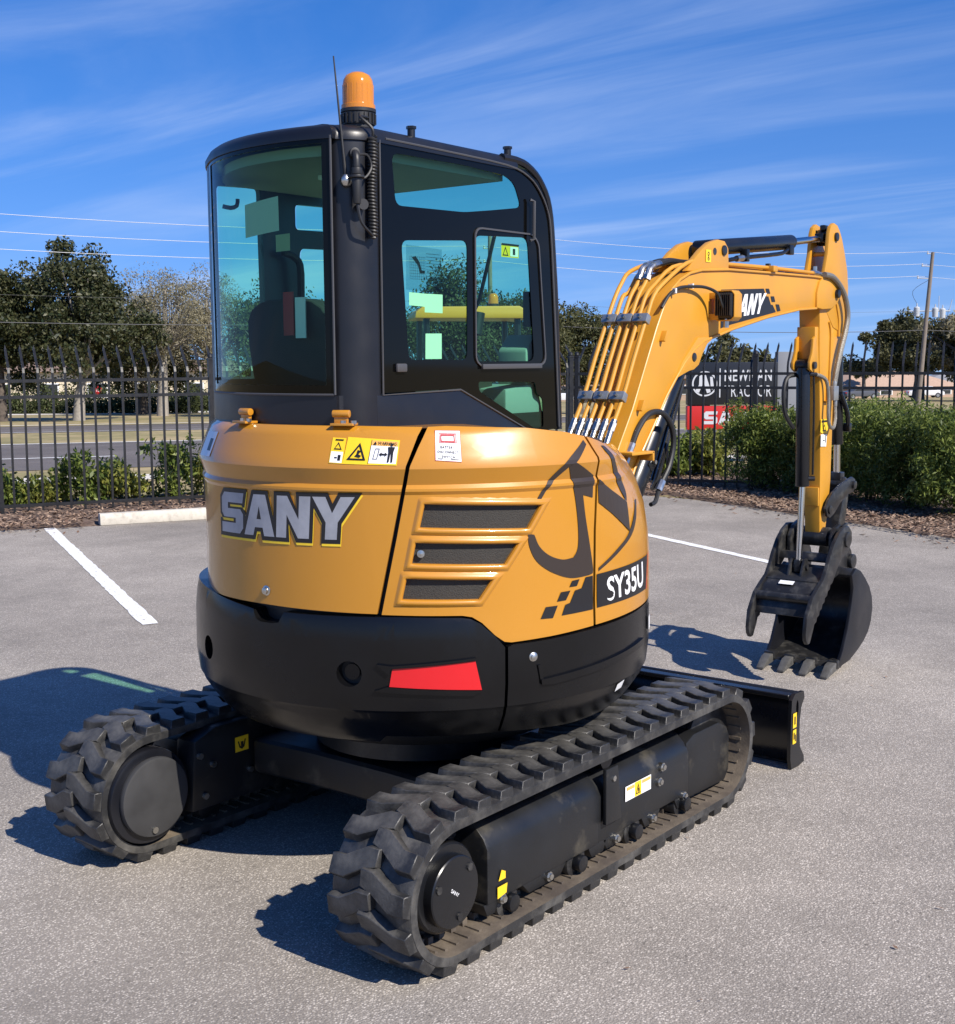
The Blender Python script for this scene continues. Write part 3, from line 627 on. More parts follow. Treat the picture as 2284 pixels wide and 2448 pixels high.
car(at(-.2145, 126), RZF, mat('blue_car_paint', (.02, .30, .75), .25, coat=.5), 'bright blue car parked across the road left of the cab')
car(at(.072, 128), RZF, mat('white_car_paint', (.75, .76, .78), .3, coat=.5), 'white van parked between the cab and the boom', van=True)
car(at(.098, 131), RZF, mat('silver_car_paint', (.5, .5, .52), .3, .3), 'silver car behind the hydraulic pipes of the boom')
car(at(.299, 150), RZF+.3, mat('dark_car_paint', (.08, .085, .10), .3), 'dark car parked in front of the tan house')
car(at(.350, 160), RZF, mat('white_car_paint_2', (.7, .7, .7), .3), 'pale car parked right of the tan house')
# stop sign
t = empty('stop_sign', at(-.2958, 104)); zc = 1.55; R_ = .36
oc = [(R_*math.cos(RAD(22.5+45*i)), R_*math.sin(RAD(22.5+45*i))+zc) for i in range(8)]
fl = -FWH
def face(dx, z, off): return tuple(RTH*dx+Vector((0, 0, z))+fl*off)
build('post', M().box((0, 0, .7), (.06, .06, 1.7)), GALV, t, smooth=False)
m = M(); m.add([face(x, z, .05) for x, z in oc]+[face(x, z, .07) for x, z in oc], [tuple(range(8, 16)), tuple(range(7, -1, -1))]+[(i, (i+1) % 8, 8+(i+1) % 8, 8+i) for i in range(8)])
build('plate', m, mat('stop_red', (.55, .02, .025), .5), t, smooth=False)
decal('lettering', face, [(to_box(text2d('STOP', .02), [(-.27, zc+.12), (.27, zc+.12), (.27, zc-.12), (-.27, zc-.12)]), 0)], [WHITE], t, off=.074)
tag(t, 'small red octagonal stop sign across the road at the left', 'sign')
# street light
t = empty('street_lamp', at(.0982, 96)); build('pole', M().tube([(0, 0, -.1), (0, 0, 6.7)], [.09, .06], 8), GALV, t); build('lamp_head', M().box(tuple(-RTH*.45+Vector((0, 0, 6.72))), (.9, .35, .16)), GALV, t, bev=.04); tag(t, 'grey street lamp between the cab and the boom', 'street lamp')
# utility poles and wires
WOOD = mat('weathered_pole_wood', (.20, .165, .135), .9, var=.25, vscale=8, bump=.5, bscale=40, stretch=(6, 6, .5)); CER = mat('insulator', (.5, .5, .5), .3); TRF = mat('transformer_grey', (.45, .47, .48), .4)
POLES = [(-.655, 47, 8.35, 0), (.0109, 67.7, 8.3, 0), (.3528, 78, 7.95, .62), (.70, 90, 7.6, 0)]
tops = []
def upole(t_, w, ztop, lean, label, gear):
    base = at(t_, w)-RTH*lean; hh = ztop-base.z; t = empty('utility_pole', base); tp = RTH*lean+Vector((0, 0, hh))
    f = lambda z: tp*((z)/hh)
    build('pole_shaft', M().tube([(0, 0, -.3), f(hh*.5), tp], [.16, .10], 12), WOOD, t)
    hs = [ztop-.12, ztop-.85, ztop-1.57]; at_ = []
    for i, z in enumerate(hs):
        c = f(z-base.z); s = [-.3, -.55, -.75][i] if gear else -.3
        build('insulator_arm', M().tube([c, c+RTH*s+Vector((0, 0, .05))], .03, 6).lathe([(.05, 0), (.06, .05), (.03, .1), (.055, .15), (.0, .2)], c+RTH*s, 8), CER, t)
        at_.append(base+c+RTH*s+Vector((0, 0, .15)))
    if gear:
        for k, (dx, dz) in enumerate(((-.62, -3.55), (.5, -3.6), (.95, -3.65))):
            c = f(hh+dz)+RTH*dx; build('transformer', M().lathe([(.0, -.28), (.17, -.27), (.18, .24), (.13, .3), (.04, .32), (.03, .5), (.0, .52)], c, 14), TRF, t)
        c = f(hh-3.5); build('bracket', M().tube([c-RTH*1.1, c+RTH*1.4], .035, 6).tube([c+RTH*1.35, c+RTH*1.5+Vector((0, 0, .7))], .02, 5).tube([c+RTH*.7, c+RTH*.7+Vector((0, 0, .9))], .02, 5), TRF, t)
        build('jumper_wire', M().tube([c-RTH*.6+Vector((0, 0, .4)), c-RTH*.9+Vector((0, 0, 1.2)), f(hh-1.6)], .012, 5, sub=4).tube([c+RTH*1.3+Vector((0, 0, .1)), c+RTH*1.1-Vector((0, 0, .55)), c+RTH*.2-Vector((0, 0, .5))], .012, 5, sub=4), HOSE, t)
    for dz in (-3.5, -4.65): at_.append(base+f(hh+dz)+RTH*.12)
    tag(t, label, 'utility pole', 'utility poles along the road'); tops.append(at_)
lbl = ['wooden utility pole beyond the left edge', 'wooden utility pole seen through the side cab window', 'leaning wooden utility pole with transformers on the right', 'wooden utility pole beyond the right edge']
for i, (a_, w_, z_, l_) in enumerate(POLES): upole(a_, w_, z_, l_, lbl[i], i == 2)
WIRE = mat('aluminium_wire', (.5, .5, .51), .45, .2); WIRED = mat('dark_wire', (.06, .06, .065), .6)
wn_ = ['top bare wire strung over the trees', 'second bare wire below the top wire', 'third bare wire below the second wire', 'thin upper cable below the bare wires', 'thick lowest cable crossing the trees']
for k in range(5):
    m = M()
    for i in range(3):
        a, b = tops[i][k], tops[i+1][k]; pts_ = [a.lerp(b, s/12)-Vector((0, 0, (.5 if k < 3 else .3)*4*(s/12)*(1-s/12))) for s in range(13)]
        m.tube(pts_, (.011 if k < 3 else (.006 if k == 3 else .018)), 5)
    tag(build('overhead_wire', m, WIRE if k < 3 else WIRED), wn_[k], 'wire', 'overhead wires between the poles')
# dealer sign
t = empty('dealer_sign', at(.1990, 24.0)); rs = RTH; SB = Vector((0, 0, 0))-Vector((0, 0, terrain(24)))
sf = lambda x, z, off: tuple(rs*x+Vector((0, 0, z-terrain(24)))-FWH*off)
SBLK = mat('sign_black', (.012, .013, .016), .35); SGREY = mat('sign_grey_pillar', (.20, .21, .23), .6, var=.05, vscale=3); SRED = mat('sign_red', (.55, .025, .02), .4); SWH = mat('sign_white', (.55, .57, .6), .5)
def sbox(name, x0, x1, z0, z1, o0, o1, m_):
    mm = M(); V = [sf(x, z, o_) for o_ in (o0, o1) for x, z in ((x0, z0), (x1, z0), (x1, z1), (x0, z1))]
    mm.add(V, [(0, 1, 2, 3), (4, 5, 6, 7), (0, 1, 5, 4), (1, 2, 6, 5), (2, 3, 7, 6), (3, 0, 4, 7)]); return build(name, mm, m_, t, bev=.01)
pn = sbox('name_panel', -.835, .845, .88, 1.67, -.12, .10, SBLK); sbox('pillar', .85, 1.22, -.2, 1.86, -.2, .06, SGREY); sbox('pillar', -.8, -.4, -.25, .9, -.14, .03, SGREY)
rp = sbox('brand_panel', -.835, .845, .42, .86, -.11, .09, SRED)
# round emblem, bar and lettering
cx_, cz_, Ro = -.52, 1.275, .235
ring = tri2d([(cx_+Ro*math.cos(a*.1571), cz_+Ro*math.sin(a*.1571)) for a in range(40)], [[(cx_+.88*Ro*math.cos(a*.1571), cz_+.88*Ro*math.sin(a*.1571)) for a in range(40)]])
def gl(P_): return tri2d([(cx_+Ro*x, cz_+Ro*y) for x, y in P_])
emb = ring+gl([(-.75, -.55), (-.45, -.72), (-.18, -.1), (-.2, .75), (-.42, .6), (-.45, -.1)])+gl([(-.14, .72), (.08, .72), (.42, -.3), (.48, -.66), (.2, -.75), (.02, -.2)])+gl([(.42, .55), (.62, .55), (.72, -.15), (.6, -.5), (.48, -.25)])
def tb(s, x0, x1, z0, z1, bold): return to_box(text2d(s, bold, 1.1), [(x0, z1), (x1, z1), (x1, z0), (x0, z0)])
decal('emblem', sf, [(emb, 0), (rect(-.245, 1.02, -.225, 1.56), 0)], [SWH], t, off=.104)
decal('lettering', sf, [(tb('NEWMAN', -.15, .73, 1.32, 1.53, .016), 0), (tb('TRACTOR', -.15, .73, 1.03, 1.24, .0), 0)], [SWH], t, off=.104)
decal('brand_lettering', sf, [(to_box(logo(), [(-.52, .76), (.56, .76), (.56, .52), (-.52, .52)]), 0)], [SWH], t, off=.094)
tag(t, 'black and red dealer sign with white lettering behind the fence', 'sign')

# ------------------------------------------------------------------ the excavator: undercarriage
EX = empty('excavator', (0, 0, 0)); tag(EX, 'yellow and black mini excavator on rubber tracks, closed cab, boom reaching to the right', 'excavator')
ZC, RB, XR, XF = .243, .216, -.835, .85      # wheel axis height, belt radius, rear and front axis
SEG = XF-XR; PER = 2*SEG+2*math.pi*RB
def path(s, off=0):
    """point and direction on the belt loop; starts at top rear, runs forward"""
    s %= PER
    if s < SEG: return (XR+s, ZC+RB+off), 0.0
    s -= SEG; a = s/RB
    if a < math.pi: return (XF+(RB+off)*math.sin(a), ZC+(RB+off)*math.cos(a)), a
    s -= math.pi*RB
    if s < SEG: return (XF-s, ZC-RB-off), math.pi
    s -= SEG; a = s/RB+math.pi
    return (XR+(RB+off)*math.sin(a), ZC+(RB+off)*math.cos(a)), a
NL = 43; PITCH = PER/NL
# tread lug: outer end at t=0 (edge of belt), running inward with a hooked tip; local x along travel, y across, z out
def lug_mesh(sgn):
    bot = [(-.037, .002), (.031, .002), (.033, .050), (.080, .128), (.080, .174), (.022, .174), (.006, .128), (-.037, .062)]
    cx = sum(p[0] for p in bot)/len(bot); cy = sum(p[1] for p in bot)/len(bot)
    top = [(cx+(p[0]-cx)*.86, cy+(p[1]-cy)*.97) for p in bot]
    m = M(); n = len(bot); B = [(x, sgn*y, -.006) for x, y in bot]; T = [(x, sgn*y, .0255) for x, y in top]
    m.add(B+T, [(i, (i+1) % n, n+(i+1) % n, n+i) for i in range(n)]+[tuple(range(n, 2*n)), tuple(range(n-1, -1, -1))])
    o = build('tread_lug', m, RUB, bev=.0022, seg=1); me = o.data; bpy.data.objects.remove(o); return me
LUGP, LUGM = lug_mesh(1), lug_mesh(-1)
def rubber_track(y0, y1, outer, label):
    """belt between y0 (right edge) and y1 (left edge)"""
    m = M(); n = 150; th = .030; V = []
    prof = [(y0, -.004, 0), (y0+.008, 0, 0), ((y0+y1)/2, .003, 0), (y1-.008, 0, 0), (y1, -.004, 0), (y1, -th, 1), ((y0+y1)/2+.05, -th-.004, 1), ((y0+y1)/2-.05, -th-.004, 1), (y0, -th, 1)]
    k = len(prof)
    for i in range(n):
        for (yy, off, _) in prof:
            (x, z), a = path(PER*i/n, off); V.append((x, yy, z))
    m.add(V, [(i*k+j, ((i+1) % n)*k+j, ((i+1) % n)*k+(j+1) % k, i*k+(j+1) % k) for i in range(n) for j in range(k)])
    m.I = [1 if 4 < f % k < 8 else 0 for f in range(n*k)]
    belt = build('rubber_track', m, [RUB, RUBIN], EX, ang=50); belt['label'] = label
    for i in range(NL):
        for side in (0, 1):
            (x, z), a = path(PITCH*(i+(.5 if side else 0))+.02)
            o = bpy.data.objects.new('tread_lug', (LUGP, LUGM)[side]); COL.objects.link(o); o.parent = belt
            o.location = (x, y0 if side == 0 else y1, z); o.rotation_euler = (0, a, 0)
    g = M(); ng = 86; yc = (y0+y1)/2
    for i in range(ng):
        (x, z), a = path(PER*i/ng, -th-.002); R = Matrix.Rotation(a, 3, 'Y')
        for s in (-1, 1): g.box((x, yc+s*.042, z), (.022, .022, .05), R).box((x, yc+s*.085, z), (.012, .055, .012), R)
    gl_ = build('guide_lugs', g, RUBIN, belt, smooth=False); gl_['kind'] = 'stuff'
    return belt
rubber_track(-.85, -.55, -1, 'dusty right-hand rubber track nearest the viewer'); rubber_track(.55, .85, 1, 'left-hand rubber track partly in shadow')
def track_frame(s):
    """s=-1 right side, +1 left; y measured outward from the centre line"""
    Y = lambda a: s*a
    rear = [(-.66, .11), (-.645, .33), (-.615, .365), (-.58, .378), (-.10, .378), (-.06, .365), (-.02, .33), (-.02, .09), (-.07, .085), (-.09, .125), (-.2, .125), (-.23, .085), (-.44, .085), (-.47, .125), (-.58, .125), (-.61, .09)]
    front = [(-.02, .09), (-.02, .29), (.03, .355), (.08, .37), (.52, .365), (.58, .35), (.61, .335), (.61, .08), (.52, .08), (.50, .12), (.40, .12), (.37, .085), (.28, .085), (.26, .125), (.16, .125), (.13, .085)]
    yo = (.815, .50)
    sec = [(.60, .128), (.815, .128), (.815, .300), (.800, .332), (.765, .366), (.735, .376), (.60, .378)]
    sec2 = [(.60, .126), (.808, .126), (.808, .288), (.79, .32), (.757, .352), (.73, .36), (.60, .362)]
    f = build('track_frame', M().prism([(Y(a), b) for a, b in sec], -.655, -.035, ax='x'), FRAME, EX, bev=.007, seg=2)
    build('frame_section', M().prism([(Y(a), b) for a, b in sec2], -.03, .605, ax='x'), FRAME, f, bev=.007, seg=2)
    for x0, x1 in ((-.652, -.60), (-.455, -.225), (-.075, .02), (.015, .145), (.275, .385), (.515, .60)):
        xm = (x0+x1)/2; hw = (x1-x0)/2
        build('frame_foot', M().prism([(x0-.012, .1275), (x0+hw*.25, .086), (x1-hw*.25, .086), (x1+.012, .1275)], Y(.806), Y(.62)), FRAME, f, bev=.004)
    nose = [(.60, .10), (.60, .32), (.66, .342), (.86, .342), (.93, .31), (.955, .27), (.955, .13), (.92, .09)]
    build('idler_guard', M().prism(nose, Y(.80), Y(.62)), FRAME, f, bev=.009, seg=2)
    build('guard_plate', M().prism([(-.015, .19), (-.015, .385), (.06, .385), (.085, .19)], Y(.832), Y(.817)), FRAME, f, bev=.004)
    build('inner_beam', M().prism([(-.70, .14), (-.68, .40), (-.58, .435), (.62, .435), (.72, .36), (.72, .12)], Y(.60), Y(.50)), FRAME, f, bev=.012)
    for x in (-.535, -.15, .21, .565):
        w = build('bottom_roller', M().cyl((x, Y(.60), .098), (x, Y(.80), .098), .055, n=18), STEEL, EX, bev=.008)
        build('roller_cap', M().cyl((x, Y(.795), .098), (x, Y(.83), .098), .028, n=12), BLK, w, bev=.005)
    for x, z in ((-.58, .125), (-.33, .112), (.08, .112), (.33, .112), (.56, .13), (.395, .285), (.375, .235), (.03, .345)):
        build('bolt', M().cyl((x, Y(.795), z), (x, Y(.838 if abs(x-.03) < .01 else .826), z), .011, n=6).cyl((x, Y(.80), z), (x, Y(.818), z), .016, n=12), ZINC, EX)
    b = build('carrier_roller', M().cyl((.10, Y(.60), .385), (.10, Y(.76), .385), .04, n=14), STEEL, EX)
    # idler and drive sprocket
    build('idler', M().cyl((XF, Y(.64), ZC), (XF, Y(.76), ZC), .175, n=36), STEEL, EX, bev=.012)
    sp = M().cyl((XR, Y(.685), ZC), (XR, Y(.715), ZC), .165, n=36)
    for i in range(21):
        a = 2*math.pi*i/21; sp.box((XR+.172*math.cos(a), Y(.70), ZC+.172*math.sin(a)), (.022, .026, .024), Matrix.Rotation(-a, 3, 'Y'))
    build('sprocket', sp, STEEL, EX)
    # final drive housing and round cover, on the outside and the inside of the track
    fd = build('final_drive', M().cyl((XR, Y(.60), ZC), (XR, Y(.805), ZC), .135, n=40), BLK, EX, bev=.015, seg=3)
    build('drive_cover', M().cyl((XR, Y(.80), ZC-.004), (XR, Y(.838), ZC-.004), .108, n=44), BLK, fd, bev=.009, seg=3)
    for a in (40, 160, 280):
        build('plug', M().cyl((XR+.083*math.cos(RAD(a)), Y(.836), ZC+.083*math.sin(RAD(a))), (XR+.083*math.cos(RAD(a)), Y(.843), ZC+.083*math.sin(RAD(a))), .012, n=10), STEEL, fd)
    build('motor_cover', M().cyl((XR-.02, Y(.60), ZC), (XR-.02, Y(.53), ZC), .17, n=44), BLKM, fd, bev=.012).location = (0, 0, 0)
    build('motor_face', M().cyl((XR-.015, Y(.532), ZC), (XR-.015, Y(.505), ZC), .142, n=44), mat('dusty_black', (.035, .035, .036), .6, var=.2, vscale=10), fd, bev=.01)
    build('plug', M().cyl((XR-.03, Y(.507), ZC-.115), (XR-.03, Y(.497), ZC-.115), .012, n=10), ZINC, fd)
    return f
fR = track_frame(-1); fL = track_frame(1)
for (x, z) in ((-.66, .345), (-.64, .19), (-.60, .30), (-.42, .235)): build('bolt', M().cyl((x, .50, z), (x, .488, z), .012, n=8), ZINC, EX)
# labels on the track frames
frm = plane((0, -.8155, 0), (1, 0, 0), (0, 0, 1))
frm = plane((0, -.8085, 0), (1, 0, 0), (0, 0, 1))
decal('warning_label', frm, [(rect(.142, .224, .318, .278), 0), (rect(.205, .225, .25, .277), 1), (tri2d([(.211, .232), (.244, .232), (.2275, .27)], [[(.217, .236), (.238, .236), (.2275, .261)]]), 2), (rect(.255, .262, .312, .274), 3), (rect(.15, .262, .2, .274), 3), (rect(.225, .239, .23, .254), 2)], [WHITE, SIGNY, INK, ORANGEP], EX, off=.003)
decal('tie_down_label', plane((-.612, -.817, 0), (1, 0, 0), (0, 0, 1)), [(quad4((0, .135), (.045, .142), (.05, .172), (0, .172)), 0), (quad4((.005, .19), (.04, .19), (.04, .212), (.02, .222)), 0)], [SIGNY], EX, off=.003)
decal('tie_down_label', plane((-.492, .4985, 0), (1, 0, 0), (0, 0, 1)), [(rect(0, .315, .065, .372), 0), (tri2d([(.012, .355), (.02, .33), (.033, .322), (.045, .33), (.053, .358), (.046, .358), (.04, .335), (.033, .33), (.025, .335), (.018, .355)]), 1), (rect(.027, .33, .04, .352), 1)], [SIGNY, INK], EX, off=.002)
decal('cover_print', plane((XR, -.838, ZC), (1, 0, 0), (0, 0, 1)), [(to_box(text2d('SANY', .01), [(-.02, .014), (.014, -.012), (.009, -.021), (-.025, .004)]), 0)], [WHITE], EX, off=.0015)
# car body between the tracks, swing bearing, blade arms
build('carbody', M().prism([(-.42, .49), (-.40, .20), (-.40, -.20), (-.42, -.49), (.50, -.49), (.45, -.20), (.45, .20), (.50, .49)], .22, .36, ax='z'), FRAME, EX, bev=.03, seg=3)
build('swing_bearing', M().lathe([(.36, .37), (.40, .38), (.40, .46), (.44, .465), (.44, .50)], (0, 0, 0), 48), FRAME, EX)
for s in (-1, 1): build('blade_arm', M().prism([(.45, .20), (.45, .33), (1.2, .27), (1.48, .25), (1.48, .12), (1.15, .14)], s*.30-.045, s*.30+.045), BLK, EX, bev=.012)
build('blade_cylinder', M().cyl((.5, 0, .40), (1.0, 0, .33), .045).cyl((1.0, 0, .33), (1.45, 0, .26), .024), BLK, EX)
bl = M(); k = 14; pr = []
for i in range(k+1):
    v = i/k; pr.append((1.475+.06*(2*v-1)**2, .012+.318*v))
prf = pr+[(x-.014, z) for x, z in reversed(pr)]
blade = build('dozer_blade', bl.prism(prf, -.84, .84).box((1.47, 0, .318), (.05, 1.66, .02)), BLK, EX, bev=.003, seg=1)
endp = [(1.47, .334), (1.556, .328), (1.566, .300), (1.535, .262), (1.522, .21), (1.52, .15), (1.53, .085), (1.572, .035), (1.575, .01), (1.52, .002), (1.445, .006), (1.432, .05), (1.431, .229), (1.436, .31)]
hole = [(1.492+.013*math.cos(a*.5236), .265+.036*math.sin(a*.5236)) for a in range(12)]
for s in (-1, 1):
    pl = plane((0, s*.842, 0), (1, 0, 0), (0, 0, 1)) if s < 0 else (lambda u, v, off: (u, .842-off+.0+.016, v))
    panel('end_plate', plane((0, s*.842-(0 if s < 0 else -.016), 0), (1, 0, 0), (0, 0, 1)), endp, [hole], BLK, blade, off=.008, th=.016, bev=.003, seg=1)
build('cutting_edge', M().box((1.535, 0, .02), (.02, 1.67, .05)), STEEL, blade, bev=.003)
build('blade_rib', M().prism([(1.40, .2), (1.47, .23), (1.47, .1), (1.40, .12)], -.42, .42), BLK, blade, bev=.01)
decal('lift_label', plane((1.446, -.850, .165), (1, 0, 0), (0, 0, 1)), [(rect(0, .02, .036, .085), 0), (rect(.0, -.05, .034, .012), 0), (rect(.012, .035, .024, .07), 1), (rect(.006, -.03, .016, .0), 1), (rect(.02, -.04, .028, -.01), 1)], [SIGNY, INK], EX, off=.0025)

# ------------------------------------------------------------------ upper body: round tail in azimuth / height
HC = (.02, 0.0)
def lerp_t(tab, x):
    if x <= tab[0][0]: return tab[0][1]
    for (a, b), (c, d) in zip(tab, tab[1:]):
        if x <= c: return b+(d-b)*(x-a)/(c-a)
    return tab[-1][1]
def sstep(x): x = max(0, min(1, x)); return x*x*(3-2*x)
HP = [(.84, .826), (.98, .82), (1.355, .821), (1.366, .8275), (1.374, .8275), (1.386, .820), (1.436, .839), (1.448, .837), (1.535, .803), (1.555, .792), (1.565, .775)]
HPR = [(.84, .838), (1.09, .838), (1.22, .823), (1.305, .80), (1.342, .781), (1.398, .752), (1.453, .706), (1.476, .66), (1.53, .58)]
def Rh(az, z):
    r = lerp_t(HP, z); t = sstep((az-258)/42); r = r+(lerp_t(HPR, z)-r)*t
    return r-.03*sstep((168-az)/28)
def hood(az, z, off):
    r = Rh(az, z)+off; a = RAD(az); return (HC[0]+r*math.cos(a), HC[1]+r*math.sin(a), z)
CP = [(.50, .66), (.545, .735), (.565, .757), (.60, .785), (.645, .815), (.665, .822), (.675, .829), (.75, .838), (.9, .836), (.955, .83), (.98, .822)]
def cwt(az, z, off):
    r = lerp_t(CP, z)+off; a = RAD(az); return (HC[0]+r*math.cos(a), HC[1]+r*math.sin(a), z)
US = frange(90, 330, 3.0); US2 = frange(90, 330, 2.0); HV = [.9, .98, 1.05, 1.15, 1.25, 1.33, 1.355, 1.366, 1.374, 1.386, 1.41, 1.436, 1.448, 1.475, 1.50, 1.535, 1.55]; CV = [.55, .565, .58, .60, .645, .665, .675, .71, .75, .83, .9, .955]
def smo(P, n=5, corner=48):
    """round the curved runs of a traced outline, keep its sharp corners"""
    k = len(P); Q = [Vector((a*.0143, z)) for a, z in P]; cor = []
    for i in range(k):
        e1 = Q[i]-Q[i-1]; e2 = Q[(i+1) % k]-Q[i]; cor.append(e1.angle(e2) > RAD(corner))
    out = []
    for i in range(k):
        p1, p2 = Q[i], Q[(i+1) % k]; p0 = p1*2-p2 if cor[i] else Q[i-1]; p3 = p2*2-p1 if cor[(i+1) % k] else Q[(i+2) % k]
        for j in range(n):
            t = j/n; q = .5*((2*p1)+(-p0+p2)*t+(2*p0-5*p1+4*p2-p3)*t*t+(-p0+3*p1-3*p2+p3)*t**3); out.append((q.x/.0143, q.y))
    return out
# rear door of the hood
rear_out = [(118, .985), (150, .985), (182, .988), (210.2, .982), (213.8, 1.223), (216.1, 1.382), (217.0, 1.445), (219.5, 1.535), (220.6, 1.562), (206, 1.565), (160, 1.565), (118, 1.565)]
rd = panel('hood_rear_door', hood, rear_out, [], YEL, EX, th=.022, us=US, vs=HV, bev=.006)
vents = [[(220.9, 1.326), (247.4, 1.309), (244.1, 1.239), (219.8, 1.254)], [(218.9, 1.206), (241.6, 1.192), (238.5, 1.13), (218.0, 1.142)], [(216.8, 1.094), (235.5, 1.082), (232.5, 1.023), (215.8, 1.029)]]
side_out = [(211.2, .980), (228.8, .974), (231, .968), (233.2, .948), (236.2, .905), (238.3, .883), (240, .879), (250, .884), (263.1, .893), (263.3, 1.209), (264.2, 1.38), (263.6, 1.45), (260.9, 1.519), (255, 1.536), (245, 1.553), (226, 1.564), (221.8, 1.562), (219.6, 1.50), (217.9, 1.445), (217.0, 1.382), (214.8, 1.223)]
sp_ = panel('hood_side_panel', hood, side_out, vents, YEL, EX, th=.022, us=US, vs=HV, bev=.006)
front_out = [(263.9, .894), (280, .902), (300, .912), (322, .92), (322, 1.44), (300, 1.462), (285, 1.472), (271, 1.488), (261.9, 1.517), (264.4, 1.45), (265.0, 1.38), (264.1, 1.209)]
panel('hood_front_panel', hood, front_out, [], YEL, EX, th=.022, us=US, vs=HV, bev=.006)
for v in vents:
    rim_o = inset([(a*.0143, z) for a, z in v], .020); rim_i = inset([(a*.0143, z) for a, z in v], .002)
    o_ = [(a/.0143, z) for a, z in rim_o]; i_ = [(a/.0143, z) for a, z in rim_i]
    lip = []
    for d_, of_ in ((.026, -.001), (.021, .001), (.015, .0075), (.010, .009), (.004, .0078), (.001, .003), (.001, -.014)):
        q = inset([(a*.0143, z) for a, z in v], d_); ring_ = []
        for e_ in range(4):
            p_, r_ = Vector(q[e_]), Vector(q[(e_+1) % 4]); ring_ += [p_.lerp(r_, t_/10) for t_ in range(10)]
        lip.append([hood(p_.x/.0143, p_.y, of_) for p_ in ring_])
    mm = M(); mm.add([p_ for r_ in lip for p_ in r_], [(a_*40+b_, (a_+1)*40+b_, (a_+1)*40+(b_+1) % 40, a_*40+(b_+1) % 40) for a_ in range(6) for b_ in range(40)])
    build('vent_rim', mm, YEL, sp_, ang=75)
    panel('vent_mesh', hood, [(a/.0143, z) for a, z in rim_i], [], GRILLE, sp_, off=-.012, th=.004, us=US)
    a0, z0 = v[3]; a1, z1 = v[2]
build('vent_knob', M().lathe([(0, 0), (.012, .0), (.012, .006), (0, .008)], (0, 0, 0), 12), ZINC, sp_).matrix_world = Matrix.Translation(Vector(hood(219.9, 1.172, -.004))) @ Vector((-.77, -.64, 0)).to_track_quat('Z', 'Y').to_matrix().to_4x4()
# hood lid under the cab, dark inner core so that no gap shows through
TOPZ = [(116, 1.563), (226, 1.562), (245, 1.551), (255, 1.534), (261, 1.517), (271, 1.486), (285, 1.470), (300, 1.460), (322, 1.438)]
m = M(); lid = []
for a in range(116, 323, 3):
    zt = lerp_t(TOPZ, a); p = hood(a, zt, -.006); lid.append((p[0], p[1], zt-.004))
lid += [(.62, -.10, 1.42), (.62, .30, 1.42), (.1, .70, 1.50)]
lid_c = (.0, -.05, 1.545)
build('deck_lid', m.add(lid+[lid_c], [(i, (i+1) % len(lid), len(lid)) for i in range(len(lid))]), YEL, EX)
m = M(); rr_ = [(.55, .48), (.70, .57), (.74, .65), (.775, .80), (.77, 1.30), (.66, 1.47), (.5, 1.5)]
V = []
for r, z in rr_: V += [(HC[0]+r*math.cos(RAD(a)), HC[1]+r*math.sin(RAD(a))*(.86 if math.sin(RAD(a)) > 0 else 1), z) for a in range(0, 360, 6)]
n = 60
m.add(V, [(j*n+i, j*n+(i+1) % n, (j+1)*n+(i+1) % n, (j+1)*n+i) for j in range(len(rr_)-1) for i in range(n)]+[tuple(range(n-1, -1, -1)), tuple(range((len(rr_)-1)*n, len(rr_)*n))])
build('engine_bay_liner', m, PLASTIC, EX)
# counterweight and right skirt
cw_out = [(112, .548), (209, .548), (211, .575), (238.0, .575), (238.1, .868), (235.9, .905), (232.8, .946), (230.6, .963), (228.5, .968), (214.9, .974), (187.7, .970), (186.4, .936), (184.5, .931), (181, .931), (179.6, .938), (178.2, .968), (155.4, .992), (145, .998), (112, .99)]
cw_h = [(204.0+2.9*math.cos(a*.3927), .792+.0415*math.sin(a*.3927)) for a in range(16)]; cw_h2 = [(158.2+2.9*math.cos(a*.3927), .792+.0415*math.sin(a*.3927)) for a in range(16)]
refl = [(213.6, .813), (231.3, .833), (232.7, .739), (212.9, .757)]
ro_ = [(a/.0143, z) for a, z in inset([(a*.0143, z) for a, z in refl], .006)]
cw = panel('counterweight', cwt, cw_out, [cw_h, cw_h2], CWM, EX, th=.06, us=US2, vs=CV, bev=.006, seg=2)
for hh in (cw_h, cw_h2):
    c0 = (sum(p[0] for p in hh)/16, .792); panel('socket_bottom', cwt, [(c0[0]+(p[0]-c0[0])*1.15, c0[1]+(p[1]-c0[1])*1.15) for p in hh], [], PLASTIC, cw, off=-.045, th=.01)
    ii = [(c0[0]+(p[0]-c0[0])*.62, c0[1]+(p[1]-c0[1])*.62) for p in hh]; panel('socket_nut', cwt, ii, [], CWM, cw, off=-.03, th=.012)
rr = panel('reflector', cwt, refl, [], REDREF, EX, off=.006, th=.012, us=US, bev=.004); rr['label'] = 'red trapezoid reflector on the black tail'
panel('reflector_hood', cwt, [(210.2, .828), (213.5, .823), (231.4, .843), (231.5, .836), (213.4, .815), (212.9, .795)], [], CWM, cw, off=.012, th=.016, us=US, bev=.004)
panel('reflector_ledge', cwt, [(209.6, .742), (212.4, .756), (232.9, .737), (231, .722), (213, .738)], [], CWM, cw, off=.010, th=.014, us=US, bev=.004)
sk_out = [(238.7, .575), (252, .56), (262, .548), (300, .548), (322, .548), (322, .905), (300, .906), (280, .896), (263.5, .887), (250, .878), (240, .873), (238.8, .868)]
sk = panel('side_skirt', cwt, sk_out, [], CWM, EX, th=.03, us=US2, vs=CV, bev=.004)
panel('skirt_recess_ledge', cwt, [(246.5, .752), (286, .792), (286, .770), (250, .732), (246.7, .735)], [], CWM, sk, off=.010, th=.014, us=US, bev=.005)
